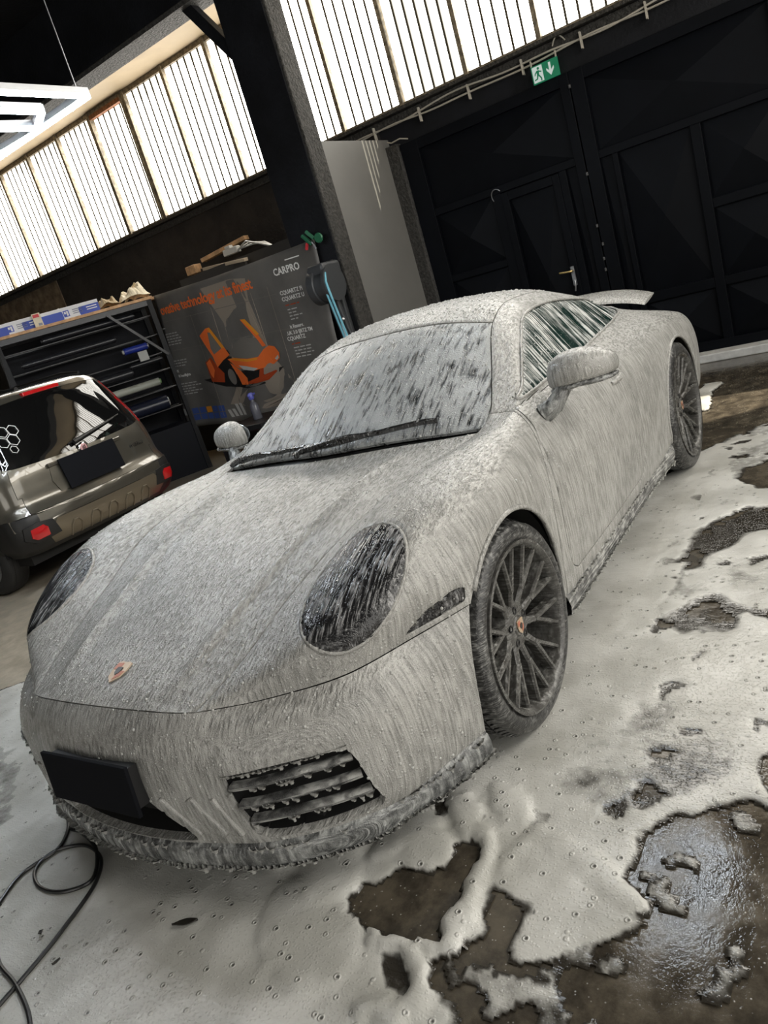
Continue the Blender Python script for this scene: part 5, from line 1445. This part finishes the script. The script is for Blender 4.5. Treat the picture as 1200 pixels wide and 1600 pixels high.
fcz = .25*(PGf[:-1, :-1, 2]+PGf[1:, :-1, 2]+PGf[:-1, 1:, 2]+PGf[1:, 1:, 2]); fcx = .25*(PGf[:-1, :-1, 0]+PGf[1:, :-1, 0]+PGf[:-1, 1:, 0]+PGf[1:, 1:, 0]); fcy = .25*(PGf[:-1, :-1, 1]+PGf[1:, :-1, 1]+PGf[:-1, 1:, 1]+PGf[1:, 1:, 1])
glass = (f1 < 0) & (fcy > -.75)
sideg = (fcz > 1.0) & (fcz < 1.40) & (fcy < -.62)
lampm = (f2 < 0) & (fcy > -.75) & ~glass
archm = ((fcy+.78)**2+(fcz-.32)**2 < .375**2) & (np.abs(fcx) > .6)
bump = (fcz < .635) & (fcy > -.42)
lowp = (fcz < .47) & ~bump
gatem = (fcz >= .635) & (fcz < 1.5) & (np.abs(fcx) < .66-.10*np.clip((fcz-1.0)/.5, 0, 1)) & (fcy > -.5) & ~glass & ~lampm
rest_ = ~(glass | sideg | lampm | archm | bump | lowp | gatem)
def pp(name, m, mat, off=0.0, label=None, gap=.002):
    if not m.any(): return
    o = extract(name, PGf, m, mat, panda, flip=not PFl, offset=off, nrm=PN, rim=.012, gap=gap)
    if label: o['label'] = label
    return o
pp('body_shell', rest_, M_PB); pp('tailgate', gatem, M_PB); pp('rear_window', glass, M_PG, -.003, 'black glossy rear window')
pp('side_window', sideg & (fcx > 0), M_PG, -.003); pp('side_window', sideg & (fcx < 0), M_PG, -.003)
pp('tail_lamp', lampm & (fcx > 0), M_PR, .004, 'red vertical tail lamp'); pp('tail_lamp', lampm & (fcx < 0), M_PR, .004, 'red vertical tail lamp')
pp('rear_bumper', bump, M_PK, 0, 'black plastic lower bumper'); pp('sill_cladding', lowp, M_PK)
# roof cap, underside
V = [tuple(p) for p in PGf[-1]]; o = mesh_obj('roof', V, [tuple(range(len(V)))], M_PB, panda)
MB().box((-.70, -3.2, .22), (.70, -.25, .32)).build('underside', M_DARK, panda)
def surf(x, z, lift=0.0):
    d = (PGf[..., 0]-x)**2+(PGf[..., 2]-z)**2+np.where(PGf[..., 1] < -.8, 9, 0)
    k = np.argpartition(d.reshape(-1), 6)[:6]; w_ = 1/(d.reshape(-1)[k]+2e-5)
    return Vector((x, float((PGf.reshape(-1, 3)[k, 1]*w_).sum()/w_.sum())+lift, z))
def skin(name, poly, mat, lift=.006, thick=.012, parent=None, n=10):
    """a raised piece that follows the tail"""
    P = []
    for i in range(len(poly)):
        a, b = poly[i], poly[(i+1) % len(poly)]; k = max(1, int(math.dist(a, b)/.05))
        for q_ in range(k): P.append((a[0]+(b[0]-a[0])*q_/k, a[1]+(b[1]-a[1])*q_/k))
    cx_ = sum(p[0] for p in P)/len(P); cz_ = sum(p[1] for p in P)/len(P)
    rings = [1.0, .75, .5, .25]; V = []; F = []; m_ = len(P)
    for s in rings:
        for (x, z) in P: V.append(surf(cx_+(x-cx_)*s, cz_+(z-cz_)*s)+Vector((0, lift, 0)))
    V.append(surf(cx_, cz_)+Vector((0, lift, 0)))
    for r in range(3):
        for i in range(m_): F.append((r*m_+i, r*m_+(i+1) % m_, (r+1)*m_+(i+1) % m_, (r+1)*m_+i))
    for i in range(m_): F.append((3*m_+i, 3*m_+(i+1) % m_, 4*m_))
    b = len(V)
    for (x, z) in P: V.append(surf(x, z)+Vector((0, lift-thick, 0)))
    for i in range(m_): F.append((i, b+i, b+(i+1) % m_, (i+1) % m_))
    return MB().add(V, F).build(name, mat, parent or panda, smooth=True, auto=45)
# painted upper bumper, bronze skid plate with five pressed arches, dark corners with fog lamps
skin('bumper_band', [(-.80, .53), (-.60, .50), (-.46, .535), (.46, .535), (.60, .50), (.80, .53), (.80, .625), (-.80, .625)], M_PB, .014, .02)
skin('skid_plate', [(-.55, .345), (.55, .345), (.60, .42), (.50, .53), (-.50, .53), (-.60, .42)], M_PS, .016, .03)
for k in range(5):
    x = -.36+.18*k
    P = [surf(x-.045, .345)+Vector((0, .022, 0)), surf(x-.045, .43)+Vector((0, .022, 0)), surf(x-.02, .465)+Vector((0, .022, 0)), surf(x+.02, .465)+Vector((0, .022, 0)), surf(x+.045, .43)+Vector((0, .022, 0)), surf(x+.045, .345)+Vector((0, .022, 0))]
    MB().tube(P, .008, 6).build('pressed_arch', M_PS, panda, smooth=True)
for s in (1, -1):
    skin('lamp_bezel', [(s*.50, .42), (s*.70, .40), (s*.77, .45), (s*.76, .545), (s*.66, .56), (s*.54, .545)], M_PK, .022, .03)
    skin('fog_lamp', [(s*.60, .435), (s*.70, .43), (s*.73, .455), (s*.725, .52), (s*.63, .53), (s*.60, .50)], M_PR, .030, .02)['label'] = 'red rear fog lamp'
# plate, badge, lettering, wiper, high brake light, aerial
skin('plate_recess', [(-.34, .70), (.34, .70), (.37, .80), (.34, .93), (-.34, .93), (-.37, .80)], M_PB, .008, .01)
pc = surf(0, .815)
MB().box((-.275, -.006, -.125), (.275, .008, .125), Matrix.Rotation(math.radians(8), 3, 'X'), pc+Vector((0, .03, 0))).build('number_plate', M_PLATE, panda)['label'] = 'blank black number plate'
MB().bar(surf(-.36, .92)+Vector((0, .02, 0)), surf(.36, .92)+Vector((0, .02, 0)), .03, .03).build('tailgate_handle', M_PB, panda, bevel=.006)
bc = surf(0, .955)+Vector((0, .012, 0))
rb = MB().lathe([(0, .012), (.036, .010), (.044, .004), (.046, -.004), (0, -.004)], 24, 'y', bc).build('round_badge', M_CHR, panda, smooth=True, auto=40)
MB().lathe([(0, .0145), (.028, .0135), (.033, .011)], 24, 'y', bc).build('badge_field', plain('badge_pink', (.55, .30, .30), .3), rb, smooth=True)
for x in (-.012, 0.0, .012): MB().box((x-.003, .013, -.016), (x+.003, .017, .016), None, bc).build('badge_bar', M_CHR, rb)
p = surf(-.52, .80)
text_obj('lettering', 'HYBRID', .045, M_CHR, panda, p+Vector((.09, .010, 0)), (-1, 0, 0), (0, -.1, 1), .0, thick=.001)
wa = surf(.06, 1.02)+Vector((0, .03, 0)); wb = surf(-.42, 1.09)+Vector((0, .022, 0))
MB().tube([wa, (wa+wb)/2+Vector((0, .02, .004)), wb], [.02, .012, .008], 8).build('wiper_arm', M_PK, panda, smooth=True)
MB().tube([surf(.10, 1.02)+Vector((0, .01, 0)), surf(-.50, 1.10)+Vector((0, .008, 0))], .007, 6).build('wiper_blade', M_PK, panda, smooth=True)
hb = surf(0, 1.492)
MB().box((-.17, -.02, -.016), (.17, .03, .016), None, hb+Vector((0, .0, .0))).build('high_brake_lamp', M_PR, panda, bevel=.006)['label'] = 'red high brake lamp'
MB().tube([(.02, -.62, 1.55), (.02, -.80, 1.56), (.02, -.86, 1.58)], [.02, .018, .008], 8).build('aerial_base', M_PK, panda, smooth=True)
MB().tube([(.02, -.70, 1.55), (.03, -.62, 1.88)], .005, 6).build('aerial', M_PK, panda, smooth=True)
for s in (1, -1): MB().tube([(s*.56, -.55, 1.54), (s*.57, -.8, 1.575), (s*.57, -1.6, 1.585), (s*.56, -1.9, 1.56)], .013, 6).build('roof_rail', M_PK, panda, smooth=True)
# honeycomb stickers
M_ST = plain('white_sticker', (.75, .75, .75), .4)
def hexring(mb, cx_, cz_, r):
    for k in range(6):
        a0, a1 = math.pi/3*k+.5, math.pi/3*(k+1)+.5
        p0 = surf(cx_+r*math.cos(a0), cz_+r*math.sin(a0))+Vector((0, .006, 0)); p1 = surf(cx_+r*math.cos(a1), cz_+r*math.sin(a1))+Vector((0, .006, 0))
        mb.bar(p0, p1, .004, .006, (0, 1, 0))
for (x, z, r) in ((.50, 1.27, .045), (.42, 1.26, .042), (.46, 1.19, .045), (.54, 1.19, .042), (.50, 1.12, .03)):
    mb = MB(); hexring(mb, x, z, r); mb.build('hexagon_sticker', M_ST, panda)
# wheels
M_PT = plain('hatchback_tyre', (.02, .02, .02), .6, bump=.2, bscale=90); M_PRIM = plain('hatchback_alloy', (.28, .28, .29), .35, .8)
def small_wheel():
    w = empty('wheel')
    R_ = .325; r_2 = .205; wd = .185
    MB().lathe([(r_2, 0), (r_2+.03, .008), (R_-.04, .006), (R_-.01, -.012), (R_, -.035), (R_, -wd+.035), (R_-.012, -wd+.01), (r_2, -wd)], 48, 'x').build('tyre', M_PT, w, smooth=True, auto=50)
    for k in range(4):
        MB().lathe([(R_+.001, -.040-.034*k), (R_+.001, -.046-.034*k)], 48, 'x').build('tread_groove', M_BLACK, w, smooth=True)
    MB().lathe([(r_2+.004, .004), (r_2-.008, .006), (r_2-.02, -.03), (r_2-.03, -wd+.02)], 40, 'x').build('rim', M_PRIM, w, smooth=True, auto=50)
    MB().lathe([(0, -.004), (.035, -.006), (.05, -.03), (0, -.04)], 20, 'x').build('hub', M_PRIM, w, smooth=True, auto=50)
    for k in range(5):
        a = 2*math.pi*k/5+.3
        MB().bar((-.02, .03*math.cos(a), .03*math.sin(a)), (-.008, (r_2-.012)*math.cos(a), (r_2-.012)*math.sin(a)), .075, .025, (1, 0, 0)).build('spoke', M_PRIM, w, bevel=.006)
    MB().lathe([(0, -.08), (r_2-.02, -.08)], 24, 'x').build('wheel_back', M_DARK, w)
    return w
w0 = small_wheel()
for i, (x, y, rz) in enumerate(((.79, -.78, 0), (-.79, -.78, math.pi), (.79, -3.05, 0), (-.79, -3.05, math.pi))):
    w = w0 if i == 0 else copy_tree(w0)
    w.parent = panda; w.location = (x, y, .325); w.rotation_euler = (0, 0, rz)
for s in (1, -1):
    mb = MB(); mb.lathe([(.365, s*.80), (.365, s*.45), (.02, s*.45)], 20, 'x', (0, -.78, .32), 0, math.pi); mb.build('wheel_arch_liner', M_DARK, panda)

# =================================================================== foam lying on the floor
DX = .0125
gx = np.arange(-4.6, 2.15, DX); gy = np.arange(-3.0, 2.5, DX)
FX, FY = np.meshgrid(gx, gy, indexing='ij')
P0 = np.stack([FX, FY], -1)
wx = .16*(fbm(FX*3, FY*3, 20)-.5)+.05*(fbm(FX*11, FY*11, 30)-.5); wy = .16*(fbm(FX*3, FY*3, 40)-.5)+.05*(fbm(FX*11, FY*11, 50)-.5)
wx = wx+.028*(fbm(FX*30, FY*30, 60, 3)-.5); wy = wy+.028*(fbm(FX*30, FY*30, 65, 3)-.5)
PW = P0+np.stack([wx, wy], -1)
DOM = [(-3.15, 1.35), (-3.05, 1.12), (-2.8, 1.0), (-2.72, .88), (-2.3, .80), (-2.2, .2), (-1.2, .35), (-.5, .3), (-.2, -.9), (-.05, -1.6), (.12, -2.2), (.5, -2.7), (1.1, -2.6), (1.5, -2.1), (1.95, -1.5), (1.8, -.6), (2.0, .3), (1.75, 1.0), (1.6, 1.7), (1.1, 2.2), (.2, 2.1), (-.6, 2.3), (-1.5, 2.1), (-2.4, 2.2)]
def sdp(poly): return poly_sd(PW, np.array(poly))[0]
sd = sdp(DOM)
t = np.clip(-sd/.05, 0, 1)
def cut(poly, depth=1.0, soft=.04):
    global t
    s = sdp(poly); t = t*(1-depth*np.clip(.5-s/soft, 0, 1))
DA = [(.91,.66),(.81,.65),(.71,.76),(.55,.84),(.46,.88),(.63,.90),(.75,.93),(.88,.96),(.94,.89),(.95,.79),(.95,.70)]
DB = [(.89,.99),(.81,1.02),(.66,.99),(.70,1.11),(.85,1.12),(.84,1.21),(.72,1.32),(.59,1.23),(.37,1.29),(.33,1.38),(.28,1.49),(.31,1.60),(.34,2.2),(1.8,2.2),(1.25,1.3),(1.06,1.05),(1.0,.97),(.95,.93)]
DB2 = [(.99,.85),(.96,.91),(1.02,.98),(1.09,.98),(1.09,.92),(1.05,.87)]
DCc = [(.31,1.08),(.21,1.10),(.14,1.23),(.13,1.37),(.22,1.42),(.31,1.36),(.36,1.22),(.38,1.12)]
DD = [(.18,1.48),(.07,1.50),(-.02,1.57),(-.02,2.2),(.34,2.2),(.31,1.60),(.27,1.54)]
DE = [(-.58,1.08),(-.84,1.12),(-1.0,1.16),(-1.26,1.05),(-1.5,1.09),(-1.67,1.24),(-1.72,1.5),(-1.6,2.2),(-.7,2.2),(-.60,1.52),(-.68,1.40),(-.57,1.36),(-.5,1.22)]
DF = [(-2.12,1.14),(-2.3,1.19),(-2.37,1.3),(-2.3,1.7),(-1.9,1.7),(-1.93,1.34),(-1.96,1.24)]
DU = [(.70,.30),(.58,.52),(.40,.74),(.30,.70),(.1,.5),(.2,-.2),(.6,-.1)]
DS = [(.60,-1.6),(.74,-1.05),(.90,-.86),(1.02,-.95),(.75,-1.9)]
for (pz, d, s) in ((DA, 1.0, .02), (DB, .97, .03), (DB2, .85, .02), (DCc, .55, .10), (DD, .97, .02), (DE, .88, .05), (DF, .95, .03), (DU, .92, .06), ([(.80,.20),(.66,.46),(.44,.74),(.50,.80),(.66,.62),(.82,.38),(.86,.25)], .85, .05), (DS, .55, .10)): cut(pz, d, s)  # unnamed strip clears foam under the lip to imitate under-car shade
# scattered froth left in the dark areas
fr = fbm(FX*14, FY*14, 70, 4); fr2 = fbm(FX*3.2, FY*3.2, 80, 3)
inE = np.clip(.5-sdp(DE)/.05, 0, 1)
t = np.maximum(t, inE*np.clip((fr2-.47)/.10, 0, 1)*.75)
inB = np.clip(.5-sdp([(.66,.97),(.70,1.13),(.88,1.14),(.84,1.24),(.6,1.24),(.4,1.3),(.3,1.5),(.8,1.65),(1.0,1.3),(1.05,1.1),(.95,1.0)])/.1, 0, 1)
t = np.maximum(t, inB*np.clip((fr-.60)/.06, 0, 1)*.45)
t = t*(1-.25*np.clip((fbm(FX*5, FY*5, 90, 3)-.52)/.12, 0, 1))
# thin brownish film and ragged holes out in the open floor
film_thin = np.clip((fbm(FX*2.6, FY*2.6, 130, 4)-.50)/.14, 0, 1)*np.clip((FY-.95)/.2, 0, 1)
t = t*(1-.55*film_thin)
holes = np.clip((fbm(FX*9, FY*9, 140, 4)-.66)/.04, 0, 1)*np.clip((FY-.9)/.2, 0, 1)
t = t*(1-.8*holes)
# tongues and ridges
def ridge(pts, w, hgt):
    global t, RH
    pts = np.array(pts, float); best = np.full(FX.shape, 9.)
    for a, b in zip(pts[:-1], pts[1:]):
        d = b-a; L = d@d
        s = np.clip(((PW-a)@d)/L, 0, 1); c = a+s[..., None]*d
        best = np.minimum(best, np.linalg.norm(PW-c, axis=-1))
    e = np.clip(1-best/w, 0, 1)
    t = np.maximum(t, np.clip(e*3, 0, 1)); RH = np.maximum(RH, hgt*np.sqrt(np.clip(1-(best/w)**2, 0, 1)))
RH = np.zeros_like(t)
ridge([(.56,.89), (.66,.94), (.74,.955), (.82,.975), (.89,.985)], .030, .014)
ridge([(.97,.83), (.94,.90), (.99,.97), (1.07,1.0), (1.13,.98), (1.13,.90)], .026, .014)
ridge([(.93,.79), (.94,.87), (.90,.95)], .018, .008)
ridge([(-3.65,.68), (-4.0,.68), (-4.35,.68)], .07, .010)
ridge([(.62,.99), (.50,1.06), (.56,1.20), (.66,1.30)], .03, .006)
lump = fbm(FX*7, FY*7, 110, 3)
# rounded pillows of foam in front of the lip
for (cx_, cy_, ra, rb2, an, hh) in ((.78, .56, .14, .10, .5, .020), (.62, .70, .13, .09, .8, .018), (.50, .82, .09, .06, .6, .016), (.72, .36, .13, .09, .3, .016), (.98, .62, .22, .13, .9, .010), (.42, .95, .10, .07, .6, .012)):
    dx = PW[..., 0]-cx_; dy = PW[..., 1]-cy_
    u = (dx*math.cos(an)+dy*math.sin(an))/ra; v = (-dx*math.sin(an)+dy*math.cos(an))/rb2
    e = np.clip(1-(u*u+v*v), 0, 1)
    t = np.maximum(t, np.clip(e*8, 0, 1)); RH = np.maximum(RH, hh*np.sqrt(e))
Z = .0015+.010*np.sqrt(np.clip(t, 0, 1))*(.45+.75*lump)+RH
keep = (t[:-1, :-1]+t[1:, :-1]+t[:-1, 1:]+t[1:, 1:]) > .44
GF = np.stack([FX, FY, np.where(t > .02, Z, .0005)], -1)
def floor_foam_mat():
    m_ = NT('wet_floor_foam')
    co = m_.coord()
    at = m_.node('ShaderNodeAttribute', attribute_name='film')
    n1 = m_.noise(co, 22.0, 5, .6); n2 = m_.noise(co, 4.0, 3, .5)
    f_ = m_.math('ADD', at.outputs['Fac'], m_.math('MULTIPLY', m_.math('SUBTRACT', n1, .5), .55))
    cov = m_.maprange(f_, .12, .62)
    v = m_.voro(co, 34.0); vc = m_.voro(co, 34.0, out='Color')
    rare = m_.maprange(vc, .62, .64)
    rare = m_.math('MULTIPLY', rare, m_.maprange(cov, .6, .95))
    pore = m_.math('MULTIPLY', m_.maprange(v, .07, .17, 1, 0), rare)
    ring = m_.math('MULTIPLY', m_.math('MULTIPLY', m_.maprange(v, .14, .22, 0, 1), m_.maprange(v, .22, .34, 1, 0)), rare)
    v2 = m_.voro(co, 120.0)
    white = m_.mix(m_.maprange(n2, .35, .65), (.46, .455, .42), (.64, .635, .60))
    c = m_.mix(cov, (.035, .031, .025), white)
    c = m_.mix(m_.math('MULTIPLY', pore, .85), c, (.05, .048, .042))
    h = m_.math('ADD', m_.math('MULTIPLY', n1, .25), m_.math('SUBTRACT', m_.math('MULTIPLY', ring, .35), m_.math('MULTIPLY', pore, .6)))
    h = m_.math('ADD', h, m_.math('MULTIPLY', m_.maprange(v2, 0, .5, 1, 0), .10))
    rip = m_.noise(m_.scaled(co, (45, 12, 1), rot=(0, 0, .9)), 1.0, 3, .6, .8)
    h = m_.math('ADD', h, m_.math('MULTIPLY', rip, .25))
    m_.set(base_color=c, roughness=m_.maprange(cov, 0, 1, .10, .30, 'LINEAR'), normal=m_.bump(h, .6, .012), specular_ior_level=.5)
    return m_.m
M_FFOAM = floor_foam_mat()
R_, K_ = GF.shape[:2]
ii, jj = np.nonzero(keep); a_ = ii*K_+jj
Q = np.stack([a_, a_+K_, a_+K_+1, a_+1], 1); un, inv = np.unique(Q, return_inverse=True)
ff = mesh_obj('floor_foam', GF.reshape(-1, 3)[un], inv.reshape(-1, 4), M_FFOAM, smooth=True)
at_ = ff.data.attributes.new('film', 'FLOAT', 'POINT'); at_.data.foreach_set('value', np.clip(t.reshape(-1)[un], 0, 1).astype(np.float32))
tag(ff, 'white soapy foam spread over the wet concrete floor', 'foam', kind='stuff')
def foam_z(x, y):
    i = int(np.clip(round((x-gx[0])/DX), 0, R_-1)); j = int(np.clip(round((y-gy[0])/DX), 0, K_-1)); return float(GF[i, j, 2])
# ---- black cable on the floor -----------------------------------------------
M_CAB = plain('black_rubber_cable', (.012, .012, .012), .35)
def crv(pts, n=8):
    p = [np.array(q_) for q_ in pts]; out = []
    for i in range(len(p)-1):
        a, b, c, d = p[max(i-1, 0)], p[i], p[i+1], p[min(i+2, len(p)-1)]
        for k in range(n):
            s = k/n; out.append(.5*((2*b)+(-a+c)*s+(2*a-5*b+4*c-d)*s*s+(-a+3*b-3*c+d)*s**3))
    out.append(p[-1]); return out
cab = empty('floor_cable', (0, 0, 0), label='thin black cable looping over the foam before the bumper', cat='cable')
C1 = [(.80,-.62),(.88,-.58),(.89,-.50),(.93,-.36),(1.03,-.24),(1.10,-.30),(1.11,-.42),(1.06,-.52),(.98,-.52),(.93,-.42),(.96,-.29),(1.05,-.205),(1.18,-.16),(1.30,-.13),(1.43,-.11),(1.6,-.09)]
C2 = [(1.45,-.38),(1.30,-.46),(1.21,-.50),(1.09,-.555),(.98,-.52),(.90,-.57),(.84,-.66)]
C3 = [(1.30,-.36),(1.345,-.25),(1.37,-.12),(1.42,.03),(1.5,.15)]
for Cc in (C1, C2, C3):
    P = crv(Cc); P = [(x, y, foam_z(x, y)+.0065) for x, y in P]
    MB().tube(P, .0062, 8).build('cable_run', M_CAB, cab, smooth=True)
# ---- small bits on the foam ---------------------------------------------------
M_LEAF = plain('dark_leaf', (.02, .018, .014), .5)
def leaf(x, y, L, w_, a, label):
    V = []; n_ = 7
    z0 = foam_z(x, y)+.004
    for i in range(n_+1):
        s = i/n_; ww = w_*math.sin(math.pi*min(1, .08+.9*s)); l = (s-.5)*L
        for k in (-1, 0, 1):
            u, v = l, ww*k*.5
            V.append((x+u*math.cos(a)-v*math.sin(a), y+u*math.sin(a)+v*math.cos(a), z0+.006*abs(k)+.010*s*s))
    F = [(i*3+k, i*3+k+1, (i+1)*3+k+1, (i+1)*3+k) for i in range(n_) for k in range(2)]
    o = mesh_obj('fallen_leaf', V, F, M_LEAF, smooth=True); md = o.modifiers.new('thickness', 'SOLIDIFY'); md.thickness = .0025
    return tag(o, label, 'leaf')
leaf(1.06, .235, .07, .024, -.9, 'dark curled leaf lying on the foam before the bumper')
leaf(1.28, -.06, .028, .010, .3, 'tiny dark leaf on the foam beside the cable')
leaf(1.23, -.22, .03, .014, 1.2, 'dark scrap on the foam at left by the cable')
